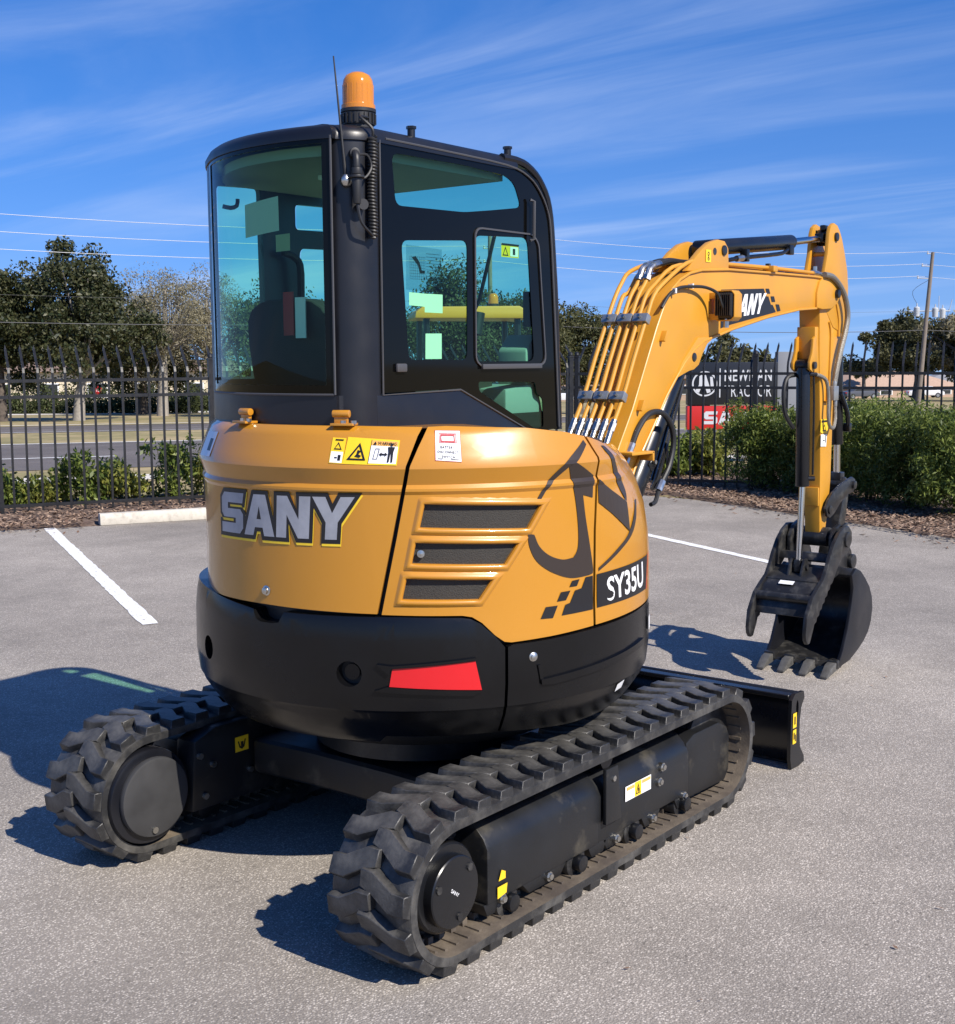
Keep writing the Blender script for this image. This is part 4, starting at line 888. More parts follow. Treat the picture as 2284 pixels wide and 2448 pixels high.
panel('skirt_rib', cwt, [(245.8, .80), (246.5, .80), (247.2, .75), (246.5, .745)], [], CWM, sk, off=.006, th=.01, bev=.002)
panel('skirt_slot', cwt, [(293.5, .87), (297.5, .885), (297.0, .79), (293.5, .80)], [], PLASTIC, sk, off=.002, th=.006)
decal('skirt_label', cwt, [(quad4((292.6, .848), (294.6, .852), (294.6, .805), (292.6, .80)), 0)], [WHITE], EX, off=.008); decal('skirt_label', cwt, [(quad4((273, .665), (275.6, .675), (275.8, .645), (273.2, .637)), 0)], [WHITE], EX, off=.004)
def onhood(fn, az, z, off, name, r, h, mt, par):
    o = build(name, M().lathe([(0, -.01), (r*1.5, -.01), (r*1.5, .002), (r, .004), (r, h), (r*.5, h+.002), (0, h+.002)], (0, 0, 0), 16), mt, par)
    p = Vector(fn(az, z, off)); nn = (Vector(fn(az, z, .1))-p).normalized(); o.matrix_world = Matrix.Translation(p) @ nn.to_track_quat('Z', 'Y').to_matrix().to_4x4(); return o
onhood(hood, 182.4, 1.033, 0, 'lock', .011, .012, ZINC, EX); onhood(cwt, 244.8, .828, 0, 'bolt', .010, .008, ZINC, EX)
# prints on the hood
hfn = hood; UD = frange(90, 330, 2.0); box_s = [(166.6, 1.340), (205.2, 1.348), (204.4, 1.214), (166.4, 1.207)]
decal('brand_lettering', hfn, [(to_box(logo(.10, False, (.005, -.06)), box_s), 0), (to_box(logo(.10, False), box_s), 1), (to_box(logo(), box_s), 2)], [LOGOY, INK, LOGOG], EX, us=UD, vs=HV, off=.002)
lab = to_box
B1 = [(204.1, 1.533), (215.7, 1.523), (215.1, 1.448), (203.4, 1.452)]
U_ = lambda tr: to_box(tr, B1)
tri_o = [(.06, .16), (.42, .16), (.26, .82)]; tri_i = [(.12, .22), (.37, .22), (.258, .68)]
person = tri2d([(.82, .52), (.82, .12), (.85, .12), (.86, .45), (.87, .45), (.885, .12), (.915, .12), (.91, .52), (.93, .72), (.80, .72)])+tri2d([(.865+.025*math.cos(a*.7854), .80+.06*math.sin(a*.7854)) for a in range(8)])
arrow = tri2d([(.65, .42), (.70, .50), (.70, .45), (.76, .45), (.76, .50), (.81, .42), (.76, .34), (.76, .39), (.70, .39), (.70, .34)])
frame_ = tri2d([(.55, .22), (.63, .22), (.65, .64), (.57, .64)], [[(.56, .24), (.622, .24), (.638, .62), (.577, .62)]])
decal('warning_label', hfn, [(U_(rect(0, 0, 1, 1)), 0), (U_(rect(.48, .06, .98, .74)), 2), (U_(rect(.48, .76, .98, .94)), 3), (U_(rect(.472, .04, .48, .96)), 1), (U_(tri2d(tri_o, [tri_i])), 1), (U_(tri2d([(.2, .3), (.3, .26), (.33, .33), (.27, .38), (.31, .5), (.24, .55), (.235, .4)])), 1), (U_(person+arrow+frame_), 1),
      (U_(to_box(text2d('WARNING', .012), [(.6, .91), (.95, .91), (.95, .79), (.6, .79)])), 1), (U_(tri2d([(.515, .79), (.585, .79), (.55, .91)])), 1)], [SIGNY, INK, WHITE, ORANGEP], EX, us=UD, off=.002)
B2 = [(200.5, 1.531), (203.7, 1.529), (203.4, 1.452), (200.3, 1.454)]; U2 = lambda tr: to_box(tr, B2)
decal('warning_label', hfn, [(U2(rect(0, 0, 1, 1)), 0), (U2(rect(.05, .03, .93, .46)), 2), (U2(tri2d([(.2, .54), (.8, .54), (.5, .84)], [[(.3, .585), (.7, .585), (.5, .76)]])), 1), (U2(rect(.6, .12, .8, .34)+rect(.35, .2, .55, .25)), 1), (U2(rect(.25, .9, .85, .95)), 1)], [SIGNY, INK, WHITE], EX, us=UD, off=.002)
B3 = [(223.4, 1.551), (228.8, 1.549), (228.7, 1.457), (223.3, 1.463)]; U3 = lambda tr: to_box(tr, B3)
bt = []
for i, (wd, a, b) in enumerate((('BATTERY', .2, .78), ('DISCONNECT', .08, .92), ('SWITCH', .24, .76))): bt += to_box(text2d(wd, .012, 1.15), [(a, .50-.16*i), (b, .50-.16*i), (b, .41-.16*i), (a, .41-.16*i)])
decal('battery_label', hfn, [(U3(rect(-.02, -.015, 1.02, 1.015)), 2), (U3(rect(.0, .0, 1, 1)), 0), (U3(tri2d([(.14, .6), (.86, .6), (.86, .92), (.14, .92)], [[(.17, .62), (.83, .62), (.83, .90), (.17, .90)]])), 2), (U3(tri2d([(.20, .635), (.80, .635), (.80, .885), (.20, .885)], [[(.25, .67), (.75, .67), (.75, .84), (.25, .84)]])), 2), (U3(bt), 1), (U3(rect(.08, .05, .28, .07)+rect(.6, .05, .92, .07)), 1)], [WHITE, INK, REDP], EX, us=UD, off=.002)
LG = {'ringUL': [(260.1, 1.508), (253.3, 1.442), (248.9, 1.38), (245.9, 1.319), (247.0, 1.319), (249.8, 1.371), (254.4, 1.427), (256.3, 1.439), (260.8, 1.493)],
      'stroke': [(256.3, 1.439), (254.4, 1.427), (256.4, 1.361), (257.6, 1.276), (258.1, 1.2), (257.8, 1.155), (256.5, 1.13), (253.3, 1.128), (249.7, 1.146), (247.1, 1.177), (245.7, 1.217), (244.1, 1.221), (244.5, 1.18), (246.3, 1.132), (250.1, 1.093), (255.6, 1.065), (261.0, 1.064), (262.9, 1.068), (262.9, 1.091), (261.7, 1.174), (260.4, 1.256), (259.5, 1.331), (262.8, 1.318), (263.2, 1.390)],
      'diag2': [(264.9, 1.377), (271.1, 1.332), (279.0, 1.282), (279.4, 1.18), (271.2, 1.25), (265.1, 1.299)], 'right': [(267.9, 1.484), (272.2, 1.412), (275.1, 1.34), (279.0, 1.282), (278.9, 1.335), (274.1, 1.432), (271.0, 1.475)],
      'ringR': [(279.4, 1.184), (272.5, 1.133), (265.0, 1.083), (265.0, 1.071), (273.8, 1.124), (281.5, 1.18), (286.9, 1.279), (285.9, 1.283)],
      'band1': [(260.5, 1.059), (259.2, 1.025), (257.1, 1.021), (255.6, .983), (254.2, .979), (253.1, .946), (262.9, .948), (262.9, 1.06)], 'band2': [(264.3, 1.062), (292.0, 1.076), (290.2, .955), (264.4, .95)],
      'sq1': [(256.2, 1.054), (258.5, 1.056), (257.7, 1.035), (255.4, 1.035)], 'sq2': [(252.9, 1.022), (255.7, 1.023), (254.4, .994), (251.8, .993)], 'sq3': [(248.7, .98), (252.0, .98), (250.6, .942), (247.3, .944)]}
decal('dealer_emblem', hfn, [(sum((tri2d(smo(LG[k])) for k in ('ringUL', 'stroke', 'right', 'ringR')), tri2d(LG['diag2'])), 0)], [LOGOB], EX, us=UD, vs=HV, off=.0022)
decal('model_band', hfn, [(sum((tri2d(LG[k]) for k in ('band1', 'band2', 'sq1', 'sq2', 'sq3')), []), 0), (to_box(text2d('SY35U', .022), [(268.0, 1.044), (287.0, 1.062), (287.9, .972), (268.3, .962)]), 1), (quad4((292.3, 1.078), (293.2, 1.085), (291.3, .952), (290.5, .956)), 2)], [INK, WHITE, REDP], EX, us=UD, off=.0022)
decal('left_side_label', hfn, [(quad4((152, 1.53), (162.5, 1.533), (162, 1.452), (151.5, 1.449)), 0), (quad4((158.5, 1.51), (161, 1.51), (161, 1.47), (158.5, 1.47)), 1)], [mat('faded_label', (.6, .62, .66), .3), INK], EX, us=UD, off=.002)
for az in (172.2, 202.3):
    h_ = M(); P = Vector(hood(az, 1.566, .0)); e_ = Vector((-math.sin(RAD(az)), math.cos(RAD(az)), 0)); n_ = Vector((math.cos(RAD(az)), math.sin(RAD(az)), 0))
    R_ = Matrix((e_, n_, Vector((0, 0, 1)))).transposed()
    hg = build('hinge', h_.box(P+n_*-.0+Vector((0, 0, .004)), (.075, .05, .008), R_).box(P-n_*.016+e_*-.015+Vector((0, 0, .02)), (.045, .012, .035), R_).cyl(P-n_*.014+e_*-.042+Vector((0, 0, .036)), P-n_*.014+e_*.014+Vector((0, 0, .036)), .012, n=14), YEL, EX, bev=.002)
    for s in (-.0, .035): build('hinge_bolt', M().cyl(P+n_*.008+e_*(s)+Vector((0, 0, .006)), P+n_*.008+e_*(s)+Vector((0, 0, .016)), .009, n=6), ZINC, hg)

# ------------------------------------------------------------------ the cab
CB = empty('cab'); CB.parent = EX; YC = -.302; YL = .62
def arc(c, r, a0, a1, n): return [(c[0]+r*math.cos(RAD(a0+(a1-a0)*i/n)), c[1]+r*math.sin(RAD(a0+(a1-a0)*i/n))) for i in range(n+1)]
RG = .745
foot = [(.44, YC), (-.553, YC)]+arc((-.553, -.182), .12, 262, 214, 5)+[(-.664, -.243)]+arc(HC, RG, 199.5, 143, 16)+[(-.535, .505), (-.485, .56), (-.445, .595), (-.41, YL), (.42, YL)]
# lower steel band of the cab
low_b = M(); n = len(foot); A = [(x, y, 1.555) for x, y in foot]; B = [(x, y, 1.657) for x, y in foot]
low_b.add(A+B, [(i, i+1, n+i+1, n+i) for i in range(1, n-1)])
build('cab_base', low_b, BLKM, CB, ang=30)
build('cab_base_side', M().prism([(-.553, 1.50), (-.553, 1.655), (-.13, 1.662), (.268, 1.506), (.268, 1.50)], YC-.001, YC+.02), BLKM, CB, bev=.003)
build('cab_floor', M().prism([(x*.96, y*.96) for x, y in foot], 1.50, 1.57, ax='z'), PLASTIC, CB)
# round corner column
col_ = M(); prf = [(.12, 1.555), (.12, 2.40), (.119, 2.44), (.113, 2.468), (.10, 2.486), (.075, 2.495), (0, 2.497)]
cm = M(); arc_n = 26
for (r, z) in prf[:3]: cm.V += [(-.553+r*math.cos(RAD(186+98*i/arc_n)), -.182+r*math.sin(RAD(186+98*i/arc_n)), z) for i in range(arc_n+1)]
for (r, z) in prf[:3]: cm.V += [(-.553+(r-.03)*math.cos(RAD(186+98*i/arc_n)), -.182+(r-.03)*math.sin(RAD(186+98*i/arc_n)), z) for i in range(arc_n+1)]
w_ = arc_n+1; fs = [(j*w_+i, j*w_+i+1, (j+1)*w_+i+1, (j+1)*w_+i) for j in (0, 1) for i in range(arc_n)]; fs += [tuple(3*w_+q for q in reversed(f_)) for f_ in fs]
fs += [(j*w_, (j+1)*w_, 3*w_+(j+1)*w_, 3*w_+j*w_) for j in (0, 1)]+[(j*w_+arc_n, 3*w_+j*w_+arc_n, 3*w_+(j+1)*w_+arc_n, (j+1)*w_+arc_n) for j in (0, 1)]
cm.F = fs; cm.I = [0]*len(fs)
cc = build('corner_column', cm, BLKM, CB, ang=60)
build('column_cap', M().lathe([(.085, 2.436)]+[(r, z) for r, z in prf[2:]], (-.553, -.182, 0), 48), BLKM, cc, ang=60)
# roof
def shrink(P, d): return inset(P, -d)
rf = M(); lay = [(.03, 2.442), (-.005, 2.443), (-.005, 2.462), (.004, 2.478), (.02, 2.489), (.05, 2.495), (.25, 2.50)]
roof_f = [(.20, YC), (-.553, YC)]+foot[2:-1]+[(.20, YL)]
k = len(roof_f); V = []
for d, z in lay: V += [(x, y, z-(.012*max(0, x+.1))) for x, y in shrink(roof_f, d)]
rf.add(V, [(j*k+i, j*k+(i+1) % k, (j+1)*k+(i+1) % k, (j+1)*k+i) for j in range(len(lay)-1) for i in range(k)]+[tuple(range((len(lay)-1)*k, len(lay)*k)), tuple(range(k-1, -1, -1))])
build('roof', rf, BLKM, CB, ang=40)
build('headliner', M().prism([(x*.92-.01, y*.9+.01) for x, y in roof_f], 2.40, 2.432, ax='z'), LINER, CB)
FP = [(.13, 2.474), (.22, 2.473), (.275, 2.462), (.33, 2.436), (.372, 2.40), (.405, 2.355), (.425, 2.29), (.437, 2.2), (.447, 2.1), (.455, 2.02), (.466, 1.84), (.484, 1.50)]
hd = M(); top_ = FP[:3]; k = len(top_)
hd.add([(x, y, z) for x, z in top_ for y in (YC, YL)]+[(x-.012, y, z-.014) for x, z in top_ for y in (YC, YL)], [(2*i, 2*i+1, 2*i+3, 2*i+2) for i in range(k-1)]+[(2*k+2*i+2, 2*k+2*i+3, 2*k+2*i+1, 2*k+2*i) for i in range(k-1)]+[(2*k-2, 2*k-1, 4*k-1, 4*k-2)])
build('front_header', hd, BLKM, CB, ang=30)
ws2 = M(); gl2 = FP[2:]; k = len(gl2); ws2.add([(x-.004, y, z) for x, z in gl2 for y in (YC+.02, YL-.02)], [(2*i, 2*i+1, 2*i+3, 2*i+2) for i in range(k-1)])
build('windscreen', ws2, GLASS, CB, recalc=False)
for y in (YC, YL):
    build('front_post', M().tube([(x, y+(.012 if y < 0 else -.012), z) for x, z in FP], .017, 8, sub=2), BLKM, CB)
# right side: black-bordered glass wall with clear openings
side_out = [(-.53, 1.662), (-.128, 1.668), (.262, 1.512), (.272, 1.502), (.462, 1.502), (.452, 1.84), (.441, 2.02), (.425, 2.2), (.412, 2.29), (.388, 2.35), (.335, 2.412), (.26, 2.445), (.14, 2.452), (-.53, 2.458)]
def rnd(P, r, n=4):
    """round the corners of a polygon"""
    out = []; k = len(P)
    for i in range(k):
        p0, p1, p2 = Vector(P[i-1]), Vector(P[i]), Vector(P[(i+1) % k]); rr = min(r, (p0-p1).length*.45, (p2-p1).length*.45)
        a = p1+(p0-p1).normalized()*rr; b = p1+(p2-p1).normalized()*rr
        for j in range(n+1):
            t = j/n; q = a*(1-t)**2+p1*2*t*(1-t)+b*t*t; out.append((q.x, q.y))
    return out
op_up = rnd([(-.466, 2.420), (-.10, 2.422), (.137, 2.412), (.19, 2.39), (.232, 2.31), (.05, 2.285), (-.10, 2.266), (-.45, 2.258)], .03)
op_ll = rnd([(-.425, 2.150), (-.083, 2.172), (-.088, 1.766), (-.396, 1.768)], .03)
op_sl = rnd([(-.044, 2.192), (.27, 2.206), (.312, 1.760), (-.044, 1.760)], .035)
op_lo = rnd([(-.028, 1.690), (.318, 1.682), (.325, 1.64), (.366, 1.62), (.372, 1.512), (.31, 1.512), (-.02, 1.655)], .015)
sp = plane((0, YC, 0), (1, 0, 0), (0, 0, 1)); spi = plane((0, YC+.004, 0), (1, 0, 0), (0, 0, 1))
panel('side_window_border', sp, side_out, [op_up, op_ll, op_sl, op_lo], FRIT, CB, off=0, th=.004)
for nm, op in (('upper_pane', op_up), ('rear_pane', op_ll), ('sliding_pane', op_sl), ('lower_pane', op_lo)): panel(nm, spi, inset(op, .002), [], GLASS, CB, off=0, th=0)
so_ = rnd([(-.047, 2.222), (.30, 2.222), (.338, 2.19), (.385, 1.745), (.0, 1.735), (-.047, 1.76)], .04); si_ = rnd(inset([(-.047, 2.222), (.30, 2.222), (.338, 2.19), (.385, 1.745), (.0, 1.735), (-.047, 1.76)], -.006), .037)
panel('slider_frame', sp, so_, [si_], GREYTRIM, CB, off=.006, th=.005)
build('slider_sill', M().box((.165, YC-.008, 1.742), (.36, .012, .018)), GREYTRIM, CB, bev=.003)
build('window_trim', M().tube([(-.525, YC-.002, 2.452), (-.525, YC-.002, 1.656), (-.128, YC-.002, 1.664), (.265, YC-.002, 1.508)], .0038, 6), GREYTRIM, CB)
build('drip_rail', M().tube([(-.50, YC-.004, 2.458), (-.22, YC-.004, 2.456), (.137, YC-.004, 2.449), (.27, YC-.004, 2.424), (.345, YC-.004, 2.375), (.397, YC-.004, 2.303), (.415, YC-.004, 2.22), (.43, YC-.004, 2.05), (.452, YC-.004, 1.75), (.468, YC-.004, 1.51)], .004, 6, sub=3), GREYTRIM, CB)
for x in (-.335, .19): build('roof_lug', M().cyl((x, YC+.03, 2.475), (x, YC+.03, 2.515), .013, n=12).cyl((x, YC+.03, 2.513), (x, YC+.03, 2.522), .017, n=6), BLKM, CB)
build('window_latch', M().box((.315, YC+.03, 1.95), (.03, .03, .13)), PLASTIC, CB, bev=.006)
build('hand_rail', M().tube([(.27, YC-.012, 2.34), (.285, YC-.02, 2.335), (.283, YC-.02, 2.20), (.27, YC-.012, 2.195)], .006, 6), GREYTRIM, CB)
build('window_stay', M().box((-.44, YC-.006, 1.742), (.05, .012, .028)), GREYTRIM, CB, bev=.006)
# stickers on the side glass (inside face)
stk = plane((0, YC+.009, 0), (1, 0, 0), (0, 0, 1)); CHART = glass('printed_film', (.62, .72, .74))
ln = []
for i in range(9): ln += rect(-.375+.0095*i*1.0, 2.03, -.374+.0095*i, 2.105)+rect(-.375, 2.03+.0095*i*.95, -.298, 2.0308+.0095*i*.95)
for i in range(11): ln += rect(-.292, 2.01+.0105*i, -.222, 2.0115+.0105*i)
ln += tri2d([(-.365, 2.10), (-.345, 2.105), (-.325, 2.085), (-.315, 2.06), (-.30, 2.06), (-.30, 2.05), (-.325, 2.05), (-.335, 2.075)])
decal('load_chart', stk, [(quad4((-.395, 1.995), (-.212, 1.991), (-.210, 2.134), (-.392, 2.140)), 0), (ln, 1)], [CHART, INK], CB, off=0)
decal('sticker', stk, [(quad4((-.302, 1.924), (-.209, 1.923), (-.208, 1.985), (-.301, 1.985)), 0), (quad4((-.381, 1.945), (-.302, 1.942), (-.301, 1.985), (-.38, 1.987)), 0)], [PAPER], CB, off=0)
decal('sticker', stk, [(quad4((-.301, 1.770), (-.216, 1.770), (-.215, 1.855), (-.299, 1.854)), 0)], [PAPER], CB, off=0)
decal('window_warning', stk, [(rect(.123, 2.13, .227, 2.178), 0), (tri2d([(.13, 2.135), (.165, 2.135), (.147, 2.168)], [[(.136, 2.139), (.159, 2.139), (.147, 2.16)]]), 1), (rect(.175, 2.134, .222, 2.168), 2), (rect(.19, 2.14, .205, 2.162), 1), (rect(.123, 2.172, .227, 2.178), 1)], [SIGNY, INK, WHITE], CB, off=0)
# rear curved glass and its border
def rg(az, z, off): r = RG+off; a = RAD(az); return (HC[0]+r*math.cos(a), HC[1]+r*math.sin(a), z)
UG = frange(120, 210, 3)
rb_o = [(144, 1.662), (199.2, 1.662), (199.2, 2.452), (144, 2.452)]; rb_i = rnd([(154.5, 1.70), (196.6, 1.70), (196.6, 2.425), (154.5, 2.425)], .8)
rb_i = [(147.5, 1.69), (196.9, 1.69), (196.9, 2.43), (147.5, 2.43)]
panel('rear_window_border', rg, rb_o, [rb_i], FRIT, CB, off=0, th=.004, us=UG)
panel('rear_window', rg, [(147.4, 1.689), (197, 1.689), (197, 2.431), (147.4, 2.431)], [], GLASS, CB, off=-.003, th=0, us=UG)
build('rear_window_trim', M().tube([rg(199.3, 2.452, .003), rg(199.3, 1.66, .003)], .004, 6).tube([rg(a, 1.660, .003) for a in range(199, 144, -3)], .004, 6), GREYTRIM, CB)
decal('sticker', rg, [(quad4((170.7, 2.163), (183.6, 2.176), (183.5, 2.283), (170.7, 2.268)), 0)], [PAPER], CB, us=UG, off=-.006)
decal('sticker', rg, [(quad4((182.4, 2.11), (187, 2.112), (187, 2.165), (182.4, 2.163)), 0)], [mat('cream_sticker', (.5, .5, .3), .6)], CB, us=UG, off=-.006)
# left side wall with the door
lo = [(-.415, 1.50), (.46, 1.50), (.45, 1.85), (.43, 2.2), (.39, 2.36), (.26, 2.45), (-.415, 2.455)]
l1 = rnd([(-.395, 1.70), (-.175, 1.70), (-.184, 2.415), (-.395, 2.405)], .02); l2 = rnd([(.0, 2.275), (.36, 2.285), (.33, 2.38), (.0, 2.372)], .02); l3 = rnd([(.02, 1.56), (.425, 1.56), (.40, 2.215), (.02, 2.205)], .03)
lp = lambda u, v, off: (u, YL-.0-off, v)
panel('door', plane((0, YL, 0), (1, 0, 0), (0, 0, 1)), [p for p in lo], [l1, l2, l3], BLKM, CB, off=0, th=.02)
for op in (l1, l2, l3): panel('door_pane', plane((0, YL-.008, 0), (1, 0, 0), (0, 0, 1)), inset(op, .002), [], GLASS, CB, off=0, th=0)
# left rear corner shell
cs = M(); cs.add([(x, y, z) for x, y in foot[-6:-1] for z in (1.655, 2.45)], [(2*i, 2*i+1, 2*i+3, 2*i+2) for i in range(4)]); build('corner_shell', cs, BLKM, CB, ang=40)
# inside: seat, consoles, levers
seat = M(); sb = [(-.34, 0), (-.30, .5), (-.24, .74), (-.14, .76), (-.17, .45), (-.16, .08)]
bk = M(); nb = 12
prf = [(.0, .03, .19), (.12, .02, .21), (.22, .01, .214), (.29, .0, .205), (.33, -.005, .178), (.352, -.008, .135), (.363, -.01, .08)]
V = []
for z, x, w in prf: V += [(-.40+x, .265-w, 1.62+z), (-.40+x, .265+w, 1.62+z), (-.30+x, .265+w*.94, 1.62+z), (-.30+x, .265-w*.94, 1.62+z)]
bk.add(V, [(4*i+a, 4*i+(a+1) % 4, 4*i+4+(a+1) % 4, 4*i+4+a) for i in range(len(prf)-1) for a in range(4)]+[(3, 2, 1, 0), tuple(4*len(prf)-4+a for a in range(4))])
build('seat_back', bk, SEAT, CB, bev=.03, seg=3); build('seat_cushion', M().box((-.10, .265, 1.62), (.46, .42, .12)), SEAT, CB, bev=.03, seg=3)
for y in (-.10, .53):
    build('console', M().box((.0, y, 1.66), (.5, .12, .18)), DARKIN, CB, bev=.02); build('control_lever', M().tube([(.18, y, 1.74), (.2, y, 1.82), (.22, y, 1.87)], .012, 8).cyl((.22, y, 1.86), (.235, y, 1.94), .022, .026, 12), PLASTIC, CB)
build('instrument_panel', M().prism([(.30, 1.62), (.30, 1.80), (.36, 1.86), (.38, 1.62)], YC+.03, YC+.16), mat('grey_instrument_box', (.30, .36, .33), .6), CB, bev=.01)
build('instrument_panel', M().prism([(.16, 1.56), (.16, 1.66), (.36, 1.68), (.40, 1.56)], YC+.02, YC+.22), mat('grey_side_box', (.26, .31, .30), .6), CB, bev=.012)
build('seat_belt_tag', M().box((-.425, .225, 1.93), (.004, .05, .15)), REDP, CB); build('seat_belt_tag', M().box((-.426, .165, 1.915), (.004, .05, .14)), WHITE, CB)
build('inner_grab_rail', M().tube([(-.02, .585, 1.85), (-.02, .575, 2.10), (-.04, .58, 2.16), (-.10, .59, 2.18)], .014, 8, sub=3), PLASTIC, CB)
build('wiper', M().tube([(.42, -.05, 2.28), (.435, .05, 2.0), (.445, .12, 1.9)], .008, 6), PLASTIC, CB)
build('inner_light', M().box((-.30, .1, 2.395), (.12, .07, .02)), WHITE, CB, bev=.005)
build('coat_hook', M().tube([(-.385, .60, 2.33), (-.36, .585, 2.325), (-.33, .585, 2.335), (-.325, .585, 2.36)], .008, 6, sub=2), PLASTIC, CB)
# beacon, aerial and their cables on the corner column
BC = (-.522, -.214, 2.492)
be = build('beacon', M().lathe([(0, 0), (.047, 0), (.047, .012), (.052, .014), (.052, .05), (.056, .052), (.056, .062), (0, .062)], BC, 32), PLASTIC, CB, ang=40)
for i in range(22):
    a = 2*math.pi*i/22; build('vent_rib', M().box((BC[0]+.0535*math.cos(a), BC[1]+.0535*math.sin(a), BC[2]+.032), (.006, .005, .03), Matrix.Rotation(a, 3, 'Z')), PLASTIC, be, smooth=False)
for i in range(18):
    a = 2*math.pi*i/18; build('lens_rib', M().cyl((BC[0]+.047*math.cos(a), BC[1]+.047*math.sin(a), BC[2]+.078), (BC[0]+.0465*math.cos(a), BC[1]+.0465*math.sin(a), BC[2]+.136), .0035, n=6), AMBER, be)
build('lens', M().lathe([(.054, .062), (.054, .075), (.050, .077), (.049, .135), (.046, .152), (.038, .166), (.022, .175), (0, .178)], BC, 40), AMBER, be, ang=60)
build('lens_core', M().lathe([(0, .066), (.024, .066), (.026, .14), (.012, .155), (0, .156)], BC, 20), mat('reflector_orange', (.95, .40, .05), .25, .4), be)
av = Vector((-math.cos(RAD(38)), -math.sin(RAD(38)), 0)); ap = Vector((-.645, -.272, 2.318)); atop = Vector((-.667, -.25, 2.688))
build('aerial', M().tube([ap, ap.lerp(atop, .25), atop], [.006, .0022], 8), PLASTIC, CB)
build('aerial_mount', M().lathe([(0, -.021), (.012, -.017), (.019, -.006), (.019, .006), (.012, .016), (0, .02)], ap+Vector((-.003, -.003, 0)), 18).cyl(ap, Vector((-.60, -.26, 2.318)), .012, n=12), ZINC, CB)
def oncol(a, z, r=.12): return Vector((-.553+r*math.cos(RAD(a)), -.182+r*math.sin(RAD(a)), z))
A0 = 236
build('plug_socket', M().cyl(oncol(A0, 2.40, .11), oncol(A0, 2.40, .145), .016, n=14).tube([oncol(A0, 2.40, .14), oncol(A0, 2.385, .16), oncol(A0, 2.35, .162)], .012, 10, sub=3).cyl(oncol(A0, 2.352, .162), oncol(A0, 2.332, .162), .017, n=14).cyl(oncol(A0, 2.33, .162), oncol(A0, 2.322, .162), .024, n=14).cyl(oncol(A0, 2.322, .162), oncol(A0, 2.245, .16), .016, .012, 14), PLASTIC, CB, bev=.002)
build('socket_cap', M().cyl(oncol(A0+8, 2.245, .135), oncol(A0+8, 2.245, .155), .017, n=14), PLASTIC, CB)
build('cap_strap', M().tube([oncol(A0, 2.39, .15), oncol(A0+14, 2.395, .15), oncol(A0+20, 2.36, .15), oncol(A0+10, 2.325, .16), oncol(A0, 2.325, .165)], .004, 6, sub=4), PLASTIC, CB)
CA = 262
coil = []; nt_ = 30
for i in range(nt_*10+1):
    v = i/(nt_*10); z = 2.455-.31*v; c = oncol(CA-2*v, z, .137+.004*math.sin(v*9)); a = 2*math.pi*i/10
    nn = Vector((math.cos(RAD(CA)), math.sin(RAD(CA)), 0)); ee = Vector((-nn.y, nn.x, 0)); coil.append(c+(nn*math.cos(a)+ee*math.sin(a))*.0115)
build('coiled_cable', M().tube(coil, .0048, 6), HOSE, CB)
build('cable', M().tube([oncol(CA, 2.455, .14), oncol(CA-2, 2.48, .14), oncol(250, 2.515, .11), (BC[0]-.01, BC[1]-.05, BC[2]+.03)], .005, 6, sub=5), HOSE, CB); build('cable', M().tube([oncol(CA-2, 2.145, .14), oncol(255, 2.155, .15), oncol(240, 2.19, .165), oncol(A0, 2.25, .16)], .005, 6, sub=5), HOSE, CB)

# ------------------------------------------------------------------ boom
YB = -.135; HB = .093                      # centre plane and half width
up_edge = [(.76, .98), (.86, 1.14), (1.03, 1.405), (1.13, 1.548), (1.23, 1.725), (1.33, 1.90), (1.40, 2.005), (1.46, 2.068), (1.53, 2.112), (1.62, 2.145), (1.73, 2.164), (2.0, 2.180), (2.5, 2.187), (3.0, 2.192), (3.17, 2.188)]
lo_edge = [(.90, .84), (1.02, 1.06), (1.15, 1.295), (1.30, 1.462), (1.42, 1.60), (1.50, 1.675), (1.58, 1.745), (1.66, 1.80), (1.76, 1.845), (1.87, 1.866), (2.056, 1.905), (2.43, 1.968), (2.8, 2.015), (3.03, 2.028)]
nose = [(3.20, 2.038), (3.285, 2.062), (3.335, 2.105), (3.335, 2.135), (3.29, 2.168), (3.235, 2.184)]
prof = up_edge[::-1]+[(.72, .93), (.75, .85), (.83, .81)]+lo_edge+nose
bo = build('boom', M().prism(prof, YB-HB, YB+HB), YEL2, EX, bev=.006, seg=2)
def flange(name, edge, d, th=.012):
    """cover plate along an edge, a little wider than the boom box"""
    m = M(); P = [Vector((x, 0, z)) for x, z in edge]; V = []; wv = HB+.010
    for i, p in enumerate(P):
        t = (P[min(i+1, len(P)-1)]-P[max(i-1, 0)]).normalized(); nn = Vector((-t.z, 0, t.x))*d
        a = p+nn*(th*.6); b = p-nn*(th*.4); V += [(a.x, YB-wv, a.z), (a.x, YB+wv, a.z), (b.x, YB+wv, b.z), (b.x, YB-wv, b.z)]
    m.add(V, [(4*i+a, 4*i+(a+1) % 4, 4*i+4+(a+1) % 4, 4*i+4+a) for i in range(len(P)-1) for a in range(4)]+[(3, 2, 1, 0), tuple(4*len(P)-4+a for a in range(4))]); return build(name, m, YEL2, bo, bev=.003, seg=1)
flange('top_plate', up_edge, 1); flange('bottom_plate', lo_edge, -1)
